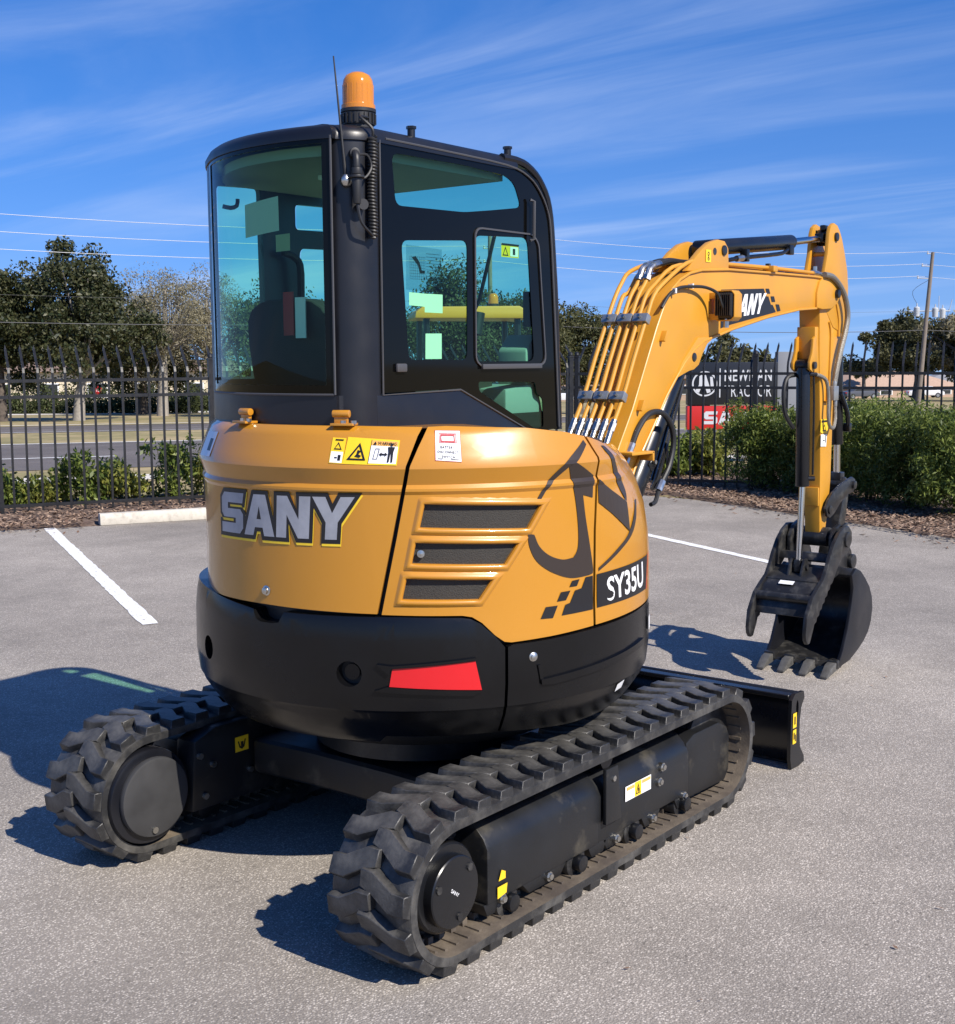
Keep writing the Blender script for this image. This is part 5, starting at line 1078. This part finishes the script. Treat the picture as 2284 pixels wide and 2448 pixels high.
# cylinder lug below the bend
lug = [(1.50, 1.675), (1.57, 1.695), (1.62, 1.708), (1.665, 1.714), (1.71, 1.735), (1.745, 1.785), (1.79, 1.83), (1.86, 1.862), (1.7, 1.86), (1.56, 1.75)]
for s in (-1, 1): build('cylinder_lug', M().prism(lug, YB+s*(HB+.008), YB+s*(HB-.014)), YEL2, bo, bev=.004)
for s in (-1, 1): build('pin', M().cyl((1.664, YB+s*.09, 1.770), (1.664, YB+s*.104, 1.770), .021, n=18), STEEL, bo, bev=.003)
# boom nose boss, pin
boss = [(3.02, 2.03), (3.10, 2.023), (3.22, 2.03), (3.30, 2.062), (3.338, 2.11), (3.315, 2.158), (3.25, 2.188), (3.10, 2.196), (3.05, 2.17), (3.02, 2.11)]
for s in (-1, 1): build('nose_plate', M().prism(boss, YB+s*(HB+.012), YB+s*(HB-.01)), YEL2, bo, bev=.006)
build('pin', M().cyl((3.277, YB-HB-.03, 2.112), (3.277, YB+HB+.03, 2.112), .024, n=18), BLK, bo, bev=.004)
# arm cylinder ears on top
ear = [(1.60, 2.155), (1.66, 2.205), (1.74, 2.258), (1.82, 2.297), (1.90, 2.315), (1.965, 2.312), (2.005, 2.28), (2.012, 2.175)]
for s in (-1, 1): 
    e_ = build('cylinder_ear', M().prism(ear, YB+s*.092, YB+s*.062), YEL2, bo, bev=.006)
    build('pin', M().cyl((1.955, YB+s*.060, 2.268), (1.955, YB+s*.100, 2.268), .024, n=16), STEEL, bo, bev=.003); build('ear_hole', M().cyl((1.865, YB+s*.0905, 2.258), (1.865, YB+s*.0935, 2.258), .017, n=16), STEEL, bo)
decal('lift_point_label', plane((0, YB-.092, 0), (1, 0, 0), (0, 0, 1)), [(rect(1.775, 2.205, 1.825, 2.262), 0), (tri2d([(1.8+.010*math.cos(a*.7), 2.243+.010*math.sin(a*.7)) for a in range(9)], [[(1.8+.005*math.cos(a*.7), 2.243+.005*math.sin(a*.7)) for a in range(9)]])+rect(1.797, 2.222, 1.803, 2.234)+tri2d([(1.8+.010*math.cos(a*.7), 2.220+.008*math.sin(a*.7)) for a in range(9)], [[(1.8+.005*math.cos(a*.7), 2.220+.004*math.sin(a*.7)) for a in range(9)]]), 1)], [SIGNY, INK], EX, off=.0025)
# decal on the boom flank
bf = plane((0, YB-HB, 0), (1, 0, 0), (0, 0, 1))
decal('boom_lettering', bf, [(tri2d([(1.93, 2.085), (2.385, 2.107), (2.415, 2.07), (2.44, 2.07), (2.47, 2.03), (2.49, 2.03), (2.53, 1.995), (2.04, 1.925), (1.93, 1.905)])+quad4((2.405, 2.108), (2.445, 2.109), (2.46, 2.085), (2.42, 2.084))+quad4((2.465, 2.072), (2.505, 2.073), (2.52, 2.046), (2.48, 2.044))+quad4((2.525, 2.034), (2.565, 2.034), (2.585, 2.003), (2.545, 1.998)), 0), (to_box(logo(), [(2.06, 2.066), (2.415, 2.086), (2.365, 1.985), (2.025, 1.955)]), 1)], [INK, WHITE], EX, off=.002)
# six steel pipes up the back of the boom, with clamps and fittings
off_pts = lambda e, d: e
def along(y, d, pts): return [(x-d*.86, y, z+d*.5) for x, z in pts]
pipe_low = [(1.048, 1.475), (1.13, 1.595), (1.21, 1.745), (1.315, 1.925), (1.375, 2.02)]
ys = [-.205+.0395*i for i in range(6)]
for i, y in enumerate(ys):
    base = [(x-.028, y, z+.018) for x, z in pipe_low]
    if i == 0: rest = [(1.44, y-.006, 2.105), (1.62, y-.012, 2.192), (1.80, y-.012, 2.203), (2.5, y-.012, 2.214), (3.02, y-.012, 2.214)]
    elif i == 1: rest = [(1.42, y, 2.09), (1.56, y-.01, 2.172), (1.75, y-.02, 2.192), (2.05, y-.02, 2.200)]
    elif i in (2, 3): rest = [(1.40, y, 2.09), (1.425, y, 2.125)]
    elif i == 4: rest = [(1.40, y, 2.06), (1.50, y, 2.155), (1.66, y, 2.19), (1.9, y, 2.20)]
    else: rest = [(1.40, y, 2.10), (1.47, y, 2.155), (1.66, y, 2.20), (1.95, y, 2.21)]
    build('hydraulic_pipe', M().tube(base+rest, .0098, 10, sub=3), YEL2, bo)
    build('pipe_fitting', M().cyl((1.022, y, 1.495), (1.000, y, 1.462), .0165, n=6).cyl((1.000, y, 1.462), (.965, y, 1.405), .013, n=12).cyl((1.03, y, 1.508), (1.022, y, 1.495), .0135, n=12), ZINC, bo)
    build('boom_hose', M().tube([(.968, y, 1.41), (.90, y, 1.28), (.82, y, 1.05), (.80, y, .85)], .0135, 10, sub=4), HOSE, bo)
    if i in (2, 3):
        build('elbow_fitting', M().tube([(1.425, y, 2.125), (1.445, y, 2.160), (1.48, y, 2.178)], .015, 10, sub=4).cyl((1.418, y, 2.112), (1.428, y, 2.132), .019, n=6).cyl((1.475, y, 2.176), (1.53, y, 2.188), .0175, n=10), ZINC, bo)
        build('boom_hose', M().tube([(1.53, y, 2.188), (1.62, y, 2.205), (1.74, y+.005, 2.205), (1.88, y+.01, 2.21), (2.05, y+.02, 2.225)], .0155, 10, sub=4), HOSE, bo)
for (cx, cz) in ((1.118, 1.586), (1.306, 1.918)):
    for k in range(3):
        yc = ys[0]+.0395*(2*k+.5); R_ = Matrix.Rotation(RAD(-60.5), 3, 'Y')
        c = build('pipe_clamp', M().box((cx-.028, yc, cz+.018), (.040, .072, .036), R_), GALV, bo, bev=.004); build('clamp_bolt', M().cyl((cx-.045, yc, cz+.027), (cx-.058, yc, cz+.034), .008, n=6), ZINC, c)
for (x, z) in ((1.375, 1.862), (1.185, 1.565)): build('cable_bracket', M().box((x, YB-HB-.012, z), (.012, .028, .05), Matrix.Rotation(.5, 3, 'Y')), YEL2, bo, bev=.002)
build('pipe_clip', M().box((2.47, YB-.075, 2.208), (.05, .085, .03)), YEL2, bo, bev=.004); build('pipe_clip', M().box((2.47, YB-.075, 2.225), (.02, .02, .02)), STEEL, bo)
build('end_fitting', M().cyl((3.00, ys[0]-.012, 2.214), (3.07, ys[0]-.012, 2.212), .017, n=6).cyl((3.035, ys[0]-.012, 2.214), (3.035, ys[0]-.012, 2.25), .011, n=8).cyl((3.07, ys[0]-.012, 2.212), (3.11, ys[0]-.018, 2.208), .014, n=12), ZINC, bo)
build('end_fitting', M().cyl((2.62, ys[1]-.02, 2.20), (2.70, ys[1]-.02, 2.20), .013, n=10), ZINC, bo); build('short_hose', M().tube([(2.70, ys[1]-.02, 2.20), (2.85, ys[1]-.01, 2.205), (3.05, ys[1], 2.20)], .012, 8, sub=3), HOSE, bo); build('hydraulic_pipe', M().tube([(2.05, ys[1]-.02, 2.2), (2.62, ys[1]-.02, 2.2)], .0098, 8), YEL2, bo)
# work light on the flank with its cable
LY = -.302
wl = build('work_light', M().box((1.855, LY, 2.006), (.07, .086, .122)), PLASTIC, bo, bev=.012, seg=3)
fins = M()
for k in range(8): fins.box((1.815, LY-.036+.0103*k, 2.01), (.022, .004, .10))
build('cooling_fins', fins, PLASTIC, wl, smooth=False)['kind'] = 'stuff'
og = rnd2 = [(LY+.052*a, 2.005+.07*b) for a, b in ((-.7, -1), (.7, -1), (1, -.75), (1, .75), (.7, 1), (-.7, 1), (-1, .75), (-1, -.75))]
ig = [(LY+(p[0]-LY)*.90, 2.005+(p[1]-2.005)*.92) for p in og]
gm = M(); k = 8
gm.add([(x, p[0], p[1]) for x in (1.822, 1.898) for p in og]+[(x, p[0], p[1]) for x in (1.822, 1.898) for p in ig], [(i, (i+1) % k, k+(i+1) % k, k+i) for i in range(k)]+[(2*k+i, 3*k+i, 3*k+(i+1) % k, 2*k+(i+1) % k) for i in range(k)]+[(i, 2*k+i, 2*k+(i+1) % k, (i+1) % k) for i in range(k)]+[(k+i, k+(i+1) % k, 3*k+(i+1) % k, 3*k+i) for i in range(k)])
build('lamp_guard', gm, YEL2, wl, bev=.003)
build('lens', M().box((1.893, LY, 2.006), (.004, .085, .12)), WHITE, wl)
for z in (1.955, 2.052): build('light_bracket', M().box((1.83, (LY+.043+YB-HB)/2, z), (.03, abs(LY+.043-(YB-HB))+.03, .028)), YEL2, wl, bev=.003)
build('mount_bolt', M().cyl((1.845, LY, 1.945), (1.845, LY, 1.905), .013, n=8), ZINC, wl)
build('lamp_cable', M().tube([(1.355, YB-HB-.012, 1.985), (1.42, YB-HB-.014, 2.045), (1.50, YB-HB-.016, 2.075), (1.60, YB-HB-.02, 2.085), (1.70, YB-HB-.04, 2.085), (1.77, LY+.01, 2.06), (1.795, LY, 2.01), (1.82, LY, 1.985)], .0075, 8, sub=5), HOSE, bo)
for (x, z) in ((1.46, 2.062), (1.615, 2.088)): build('cable_tie', M().box((x, YB-HB-.014, z), (.012, .022, .022)), WHITE, bo)
# boom cylinder under the boom
cy = build('boom_cylinder', M().cyl((1.675, YB-.012, 1.762), (1.64, YB-.012, 1.71), .048, n=24).cyl((1.645, YB-.012, 1.715), (1.262, YB-.012, 1.195), .053, n=28), BLK, EX, bev=.005)
build('cylinder_rod', M().cyl((1.24, YB-.012, 1.2), (1.0, YB-.012, .88), .026, n=20), CHROME, cy); build('cylinder_collar', M().cyl((1.362, YB-.012, 1.33), (1.247, YB-.012, 1.175), .062, n=28), BLK, cy, bev=.006)
build('cylinder_line', M().tube([(1.68, YB-.035, 1.66), (1.385, YB-.075, 1.235), (1.35, YB-.07, 1.19)], .012, 8), BLK, cy); build('cylinder_line', M().tube([(1.72, YB+.0, 1.66), (1.42, YB-.03, 1.215)], .012, 8), BLK, cy)
build('line_clamp', M().box((1.345, YB-.052, 1.30), (.05, .05, .06), Matrix.Rotation(.9, 3, 'Y')), BLK, cy, bev=.008); build('bolt', M().cyl((1.345, YB-.08, 1.31), (1.345, YB-.092, 1.31), .010, n=6), ZINC, cy)
# arched hose and bulkhead bracket
build('arched_hose', M().tube([(1.128, -.235, 1.405), (1.165, -.24, 1.465), (1.23, -.245, 1.52), (1.31, -.245, 1.535), (1.39, -.245, 1.515), (1.45, -.245, 1.455), (1.465, -.245, 1.38), (1.43, -.245, 1.29), (1.37, -.245, 1.225)], .013, 10, sub=5), HOSE, EX)
build('hose_fitting', M().cyl((1.128, -.235, 1.405), (1.10, -.233, 1.362), .016, n=8), ZINC, EX)
build('hose_fitting', M().cyl((1.37, -.245, 1.225), (1.335, -.245, 1.185), .017, n=8), ZINC, EX); build('hose_end', M().tube([(1.335, -.245, 1.185), (1.31, -.245, 1.14), (1.27, -.245, 1.13)], .010, 8, sub=3), HOSE, EX)
build('hose_fitting', M().cyl((1.09, -.235, 1.345), (1.06, -.235, 1.305), .014, n=8), ZINC, EX)
build('bulkhead_bracket', M().prism([(1.02, 1.375), (1.20, 1.372), (1.205, 1.36), (1.02, 1.362)], -.30, -.20).prism([(1.19, 1.372), (1.205, 1.372), (1.205, 1.33), (1.19, 1.33)], -.30, -.20), YEL2, EX, bev=.003)
build('swing_post', M().prism([(.62, .55), (.62, .80), (.75, 1.0), (.86, 1.02), (.95, .92), (1.02, .90), (1.10, .84), (1.10, .55)], YB-.13, YB+.13), BLK, EX, bev=.02)
# ------------------------------------------------------------------ arm (stick)
YS = -.155; HS = .060
front_e = [(3.105, 2.10), (3.118, 1.966), (3.125, 1.846), (3.152, 1.60), (3.183, 1.358), (3.20, 1.20), (3.207, 1.11), (3.215, .95), (3.225, .80), (3.235, .735)]
back_e = [(3.275, .742), (3.307, .80), (3.33, .884), (3.356, 1.066), (3.352, 1.325), (3.347, 1.5), (3.366, 1.6), (3.40, 1.80), (3.44, 1.90), (3.485, 1.99), (3.482, 2.12), (3.40, 2.20), (3.22, 2.20)]
body = front_e+back_e; k = len(body)
wd = lambda z: .045+(HS-.045)*max(0, min(1, (z-.95)/.95))
st = build('arm', M().add([(x, YS-wd(z), z) for x, z in body]+[(x, YS+wd(z), z) for x, z in body], [(i, (i+1) % k, k+(i+1) % k, k+i) for i in range(k)]+[tuple(range(k-1, -1, -1)), tuple(range(k, 2*k))]), YEL2, EX, bev=.006)
eary = [(3.215, 2.44), (3.235, 2.478), (3.275, 2.498), (3.325, 2.488), (3.36, 2.46), (3.395, 2.42), (3.44, 2.34), (3.484, 2.245), (3.50, 2.16), (3.505, 2.02), (3.44, 1.895), (3.30, 1.93), (3.16, 2.05), (3.125, 2.13), (3.165, 2.23), (3.20, 2.33)]
for s in (-1, 1): build('arm_ear', M().prism(eary, YS+s*(HS+.002), YS+s*(HS-.020)), YEL2, st, bev=.005)
build('ear_tie_bar', M().cyl((3.25, YS-HS, 2.33), (3.25, YS+HS, 2.33), .012, n=10), YEL2, st)
for s in (-1, 1): build('pin', M().cyl((3.303, YS+s*HS, 2.424), (3.303, YS+s*(HS+.014), 2.424), .024, n=16), STEEL, st, bev=.003)
build('arm_rib', M().tube([(3.33, YS-HS-.003, 2.06), (3.37, YS-HS-.003, 1.97), (3.375, YS-HS-.003, 1.88)], .009, 6, sub=3), YEL2, st); build('arm_rib', M().tube([(3.24, YS-HS-.002, 1.96), (3.27, YS-HS-.001, 1.88), (3.27, YS-HS+.002, 1.6)], .007, 6, sub=3), YEL2, st)
build('wear_plate', M().prism([(3.216, .935), (3.212, 1.04), (3.196, 1.04), (3.20, .935)], YS-.042, YS+.042), YEL2, st, bev=.004)
build('arm_foot', M().cyl((3.275, YS-.085, .755), (3.275, YS+.085, .755), .055, n=24), STEEL, st, bev=.006)
AA = math.atan2(wd(1.5)-wd(1.2), .3); af = plane((0, YS-wd(1.35)-.0012, 1.35), (1, 0, 0), (0, -math.sin(AA), math.cos(AA)))
decal('arm_warning', af, [(tri2d([(3.175, .002), (3.175, .074), (3.278, .072), (3.278, .015), (3.262, -.005), (3.20, -.006)]), 0), (tri2d([(3.20, .006), (3.255, .006), (3.228, .045)], [[(3.21, .012), (3.245, .012), (3.228, .036)]]), 1), (rect(3.185, .055, 3.268, .066), 1)], [SIGNY, INK], EX, off=.003)
decal('arm_distance_label', af, [(quad4((3.187, -.078), (3.262, -.082), (3.268, -.014), (3.184, -.011)), 0), (rect(3.245, -.06, 3.255, -.022)+rect(3.215, -.05, 3.238, -.044), 1)], [WHITE, INK], EX, off=.003)
build('arm_handle', M().box((3.245, YS-.062, 1.56), (.010, .018, .09)).box((3.232, YS-.062, 1.52), (.03, .018, .010)), YEL2, st, bev=.002)
# arm cylinder on top of the boom
ac = build('arm_cylinder', M().cyl((1.96, YB, 2.285), (2.875, YB-.01, 2.372), .0385, n=28).cyl((1.93, YB-.045, 2.28), (1.93, YB+.045, 2.28), .04, n=20), BLK, EX, bev=.006)
build('cylinder_rod', M().cyl((2.87, YB-.01, 2.372), (3.29, YS, 2.42), .0185, n=20), CHROME, ac); build('rod_eye', M().cyl((3.303, YS-.038, 2.424), (3.303, YS+.038, 2.424), .046, n=22).box((3.25, YS, 2.418), (.07, .05, .05)).box((3.285, YS, 2.475), (.05, .03, .03)), BLK, ac, bev=.006)
build('cylinder_line', M().tube([(2.02, YB-.05, 2.222), (2.2, YB-.055, 2.248), (2.62, YB-.055, 2.292), (2.72, YB-.05, 2.31), (2.80, YB-.035, 2.335)], .0105, 8, sub=3), BLK, ac); build('line_clamp', M().box((2.27, YB-.045, 2.265), (.03, .04, .06)), BLK, ac, bev=.004); build('line_port', M().box((2.80, YB-.04, 2.325), (.05, .03, .05)), BLK, ac, bev=.005); build('line_fitting', M().cyl((2.16, YB-.054, 2.243), (2.225, YB-.055, 2.25), .0155, n=8), ZINC, ac)
# auxiliary hose down the arm
build('auxiliary_hose', M().tube([(3.09, -.247, 2.208), (3.195, -.25, 2.200), (3.30, -.25, 2.155), (3.38, -.25, 2.09), (3.42, -.25, 2.0), (3.40, -.248, 1.91), (3.345, -.245, 1.80), (3.31, -.24, 1.70), (3.297, -.235, 1.63)], .0155, 10, sub=5), SLEEVE, EX)
build('valve_block', M().box((3.29, -.228, 1.565), (.065, .045, .08)).cyl((3.297, -.235, 1.635), (3.295, -.232, 1.60), .016, n=8).cyl((3.31, -.235, 1.535), (3.31, -.235, 1.49), .013, n=8), GALV, EX, bev=.004)
build('auxiliary_hose', M().tube([(3.31, -.235, 1.49), (3.306, -.24, 1.43), (3.285, -.243, 1.385), (3.255, -.245, 1.372), (3.215, -.245, 1.39), (3.20, -.243, 1.45), (3.203, -.24, 1.55), (3.185, -.235, 1.63), (3.15, -.22, 1.66), (3.10, -.20, 1.672)], .0105, 8, sub=5), SLEEVE, EX)
# ------------------------------------------------------------------ thumb cylinder, bracket, bucket cylinder and links
for s in (-1, 1):
    hook = [(3.05, 1.865), (3.08, 1.88), (3.095, 1.855), (3.085, 1.81), (3.11, 1.76), (3.10, 1.705), (3.05, 1.685), (3.015, 1.70), (3.012, 1.74), (3.04, 1.79), (3.045, 1.83)]
    build('thumb_bracket', M().prism(hook, YS+s*.056, YS+s*.040), YEL2, st, bev=.004)
build('bracket_backing', M().prism([(3.085, 1.66), (3.075, 1.93), (3.13, 1.93), (3.15, 1.66)], YS-.052, YS+.052), YEL2, st, bev=.004); build('pin', M().cyl((3.055, YS-.070, 1.722), (3.055, YS+.070, 1.722), .02, n=14), STEEL, st)
TT = Vector((3.052, YS, 1.71)); TB = Vector((3.078, YS, 1.055)); TR = Vector((3.052, YS, .60))
tc_ = build('thumb_cylinder', M().cyl(TT, TB, .0375, n=26).cyl((3.055, YS-.036, 1.722), (3.055, YS+.036, 1.722), .034, n=18), BLK, EX, bev=.006)
build('cylinder_rod', M().cyl(TB+Vector((0, 0, .01)), TR+Vector((0, 0, .03)), .0175, n=18), CHROME, tc_); build('rod_eye', M().box(TR+Vector((0, 0, .015)), (.05, .04, .07)), STEEL, tc_, bev=.008)
build('cylinder_port', M().cyl((3.055, YS-.03, 1.675), (3.10, YS-.055, 1.672), .012, n=8), BLK, tc_); build('cylinder_port', M().cyl((3.08, YS-.03, 1.10), (3.10, YS-.06, 1.10), .014, n=8), BLK, tc_); build('cylinder_line', M().tube([(3.09, YS-.045, 1.66), (3.10, YS-.046, 1.5), (3.105, YS-.046, 1.12)], .006, 6), BLK, tc_)
build('thumb_hose', M().tube([(3.05, YS+.04, 1.67), (2.98, YS+.06, 1.655), (2.95, YS+.065, 1.58), (2.965, YS+.06, 1.46), (3.03, YS+.04, 1.38)], .012, 8, sub=4), HOSE, EX)
bc = build('bucket_cylinder', M().cyl((3.50, YS, 1.93), (3.548, YS, 1.262), .035, n=24), BLK, EX, bev=.006); build('cylinder_rod', M().cyl((3.547, YS, 1.27), (3.557, YS, 1.07), .0195, n=18), CHROME, bc); build('rod_eye', M().cyl((3.565, YS-.05, 1.03), (3.565, YS+.05, 1.03), .042, n=18).box((3.56, YS, 1.07), (.06, .07, .06)), STEEL, bc, bev=.006)
build('cylinder_line', M().tube([(3.47, YS-.045, 1.56), (3.55, YS-.055, 1.45), (3.585, YS-.05, 1.36)], .014, 8, sub=3), BLK, bc); build('line_port', M().box((3.585, YS-.045, 1.36), (.035, .04, .05)), BLK, bc, bev=.005)
lk = [(3.557, 1.066), (3.60, 1.072), (3.64, 1.057), (3.655, 1.01), (3.62, .985), (3.53, .972), (3.43, .935), (3.35, .885), (3.285, .862), (3.245, .875), (3.225, .92), (3.255, .965), (3.32, 1.005), (3.43, 1.045)]
for s in (-1, 1): l_ = build('side_link', M().prism(lk, YS+s*.080, YS+s*.064), STEEL, EX, bev=.005)
build('link_pin', M().cyl((3.272, YS-.09, .912), (3.272, YS+.09, .912), .024, n=16), STEEL, EX, bev=.003); build('link_pin', M().cyl((3.61, YS-.095, 1.025), (3.61, YS+.095, 1.025), .024, n=16), STEEL, EX, bev=.003)
build('bucket_link', M().prism([(3.57, 1.03), (3.64, 1.03), (3.585, .80), (3.49, .58), (3.42, .60), (3.49, .82)], YS-.05, YS+.05), STEEL, EX, bev=.01)
# ------------------------------------------------------------------ bucket
Y0, Y1 = -.365, .075
out = [(3.30, .545), (3.36, .575), (3.43, .55), (3.50, .50), (3.57, .44), (3.61, .375), (3.622, .31), (3.605, .235), (3.565, .18), (3.50, .135), (3.415, .10), (3.30, .062), (3.17, .048)]
inn = [(3.315, .525), (3.36, .552), (3.42, .53), (3.485, .485), (3.55, .43), (3.588, .37), (3.60, .31), (3.585, .245), (3.55, .195), (3.49, .153), (3.41, .118), (3.30, .082), (3.17, .066)]
bk_ = build('bucket', M().prism(out+inn[::-1], Y0, Y1), STEEL, EX, bev=.003, seg=1)
sidep = [(3.30, .545), (3.36, .578), (3.43, .553), (3.50, .503), (3.57, .443), (3.613, .377), (3.626, .31), (3.609, .233), (3.568, .177), (3.50, .131), (3.415, .096), (3.30, .058), (3.15, .045), (3.15, .08), (3.20, .14), (3.26, .25), (3.305, .38), (3.325, .47)]
for y in (Y0-.002, Y1-.016): build('side_plate', M().prism(sidep, y, y+.018), BLKM, bk_, bev=.004)
build('lip', M().prism([(3.20, .046), (3.20, .070), (3.135, .056), (3.125, .044)], Y0, Y1), STEEL, bk_, bev=.003)
for yt in (.045, -.08, -.21, -.335):
    wv = .027; z0 = .0
    V = [(3.17, yt-wv, .085), (3.17, yt+wv, .085), (3.17, yt+wv, .035), (3.17, yt-wv, .035), (3.08, yt-wv*.95, .068), (3.08, yt+wv*.95, .068), (3.08, yt+wv*.95, .022), (3.08, yt-wv*.95, .022), (3.005, yt-wv*.8, .016), (3.005, yt+wv*.8, .016), (3.005, yt+wv*.8, .004), (3.005, yt-wv*.8, .004)]
    t_ = build('tooth', M().add(V, [(0, 1, 2, 3), (11, 10, 9, 8)]+[(4*i+a, 4*i+4+a, 4*i+4+(a+1) % 4, 4*i+(a+1) % 4) for i in range(2) for a in range(4)]), TOOTHM, bk_, bev=.005)
    build('tooth_holder', M().box((3.155, yt, .062), (.07, wv*2.3, .05)), STEEL, bk_, bev=.01)
ear_b = [(3.24, .53), (3.19, .66), (3.19, .76), (3.235, .815), (3.30, .83), (3.36, .80), (3.40, .745), (3.43, .70), (3.475, .66), (3.50, .60), (3.49, .55), (3.43, .53), (3.36, .56)]
for s in (-1, 1): build('hinge_ear', M().prism(ear_b, YS+s*.135, YS+s*.112), STEEL, bk_, bev=.006)
for (x, z) in ((3.275, .75), (3.455, .60)):
    build('hinge_pin', M().cyl((x, YS-.155, z), (x, YS+.155, z), .026, n=18), STEEL, bk_, bev=.004)
    for s in (-1, 1): build('pin_collar', M().cyl((x, YS+s*.136, z), (x, YS+s*.16, z), .042, n=18), STEEL, bk_, bev=.005)
for s in (-1, 1): build('lift_eye', M().prism([(3.30, .82), (3.36, .835), (3.39, .80), (3.385, .745), (3.34, .74)], YS+s*.15, YS+s*.136), STEEL, bk_, bev=.005)
# ------------------------------------------------------------------ thumb
def serr(a, b, n, amp):
    a = Vector(a); b = Vector(b); e = (b-a); nn = Vector((e.y, -e.x)).normalized(); o = []
    for i in range(n):
        o.append(tuple(a+e*(i/n))); o.append(tuple(a+e*((i+.55)/n)+nn*amp))
    return o
tp_ = [(3.30, .822), (3.345, .785), (3.345, .725), (3.295, .675), (3.225, .655), (3.15, .60)]+serr((3.085, .53), (2.845, .315), 7, .012)+[(2.835, .30), (2.80, .243), (2.772, .24), (2.75, .265), (2.743, .30), (2.757, .392), (2.825, .484), (2.90, .53), (2.965, .565), (3.01, .62), (3.041, .672), (3.10, .745), (3.165, .795), (3.235, .825)]
TH = empty('thumb'); TH.parent = EX; YT = -.165
for y in (YT-.176, YT+.154): build('thumb_plate', M().prism(tp_, y, y+.022), STEEL, TH, bev=.004)
build('cross_plate', M().prism([(2.985, .56), (2.90, .52), (2.855, .475), (2.815, .375), (2.83, .37), (2.875, .46), (2.995, .54)], YT-.155, YT+.155), STEEL, TH, bev=.004); build('round_bar', M().cyl((2.845, YT-.155, .468), (2.845, YT+.155, .468), .024, n=18), STEEL, TH)
build('upper_tie', M().prism([(3.11, .64), (3.13, .68), (3.22, .67), (3.22, .63)], YT-.155, YT+.155), STEEL, TH, bev=.004)
for s in (-1, 1): build('rod_lug', M().prism([(2.98, .535), (3.015, .62), (3.035, .655), (3.07, .655), (3.085, .62), (3.06, .56)], YS+s*.045, YS+s*.03), STEEL, TH, bev=.004)
build('lug_base', M().prism([(2.95, .53), (3.07, .56), (3.09, .60), (3.07, .61), (3.04, .58), (2.95, .55)], YT-.155, YT+.155), STEEL, TH, bev=.004)
build('pin', M().cyl((3.05, YS-.055, .61), (3.05, YS+.055, .61), .014, n=12), STEEL, TH)
for s in (-1, 1): build('pivot_boss', M().cyl((3.275, YT+s*.12, .75), (3.275, YT+s*.188, .75), .044, n=18), STEEL, TH, bev=.005)
decal('maker_plate', plane((2.915, YT+.06, .532), (0, -1, 0), (.83, 0, .42)), [(rect(0, -.015, .085, .02), 0)], [WHITE], EX, off=.006)

# ------------------------------------------------------------------ second machine behind: compact excavator with a canopy
bx = at(-.006, 12.3, 0); T2 = empty('canopy_excavator', bx, RZF+.12); tag(T2, 'yellow canopy-roofed machine with amber beacon, seen through the cab windows', 'excavator')
build('canopy_roof', M().prism([(-.55, 2.14), (-.54, 2.20), (-.48, 2.245), (.42, 2.25), (.50, 2.20), (.53, 2.13), (.46, 2.135), (-.46, 2.14)], -.5, .5), mat('canopy_yellow', (.80, .30, .03), .4), T2, bev=.02)
for x, y in ((-.45, -.42), (-.45, .42), (.42, -.42), (.42, .42)): build('canopy_post', M().tube([(x, y, .95), (x*.97, y, 2.15)], .03, 8), BLKM, T2)
b2 = build('beacon', M().lathe([(0, 2.245), (.05, 2.245), (.05, 2.29), (0, 2.29)], (.24, 0, 0), 16), PLASTIC, T2); build('lens', M().lathe([(.05, 2.29), (.047, 2.36), (.03, 2.385), (0, 2.39)], (.24, 0, 0), 18), AMBER, b2)
build('upper_body', M().prism([(-.75, .55), (-.78, .95), (-.60, 1.05), (.55, 1.0), (.70, .75), (.62, .55)], -.6, .6), YEL2, T2, bev=.06, seg=3); build('seat', M().box((-.1, 0, 1.12), (.45, .45, .14)).box((-.32, 0, 1.4), (.12, .45, .5)), SEAT, T2, bev=.03)
for s in (-1, 1):
    loop = [(-.7+.2*math.sin(RAD(a)), .21+.2*math.cos(RAD(a))) for a in range(180, 361, 20)]+[(.7+.2*math.sin(RAD(a)), .21+.2*math.cos(RAD(a))) for a in range(0, 181, 20)]
    build('rubber_track', M().prism(loop, s*.62-.12, s*.62+.12), RUB, T2, bev=.02)
build('lower_frame', M().box((0, 0, .35), (.9, 1.1, .4)), BLKM, T2, bev=.03); build('control_lever', M().tube([(.3, .2, 1.0), (.33, .2, 1.35)], .02, 8), PLASTIC, T2)
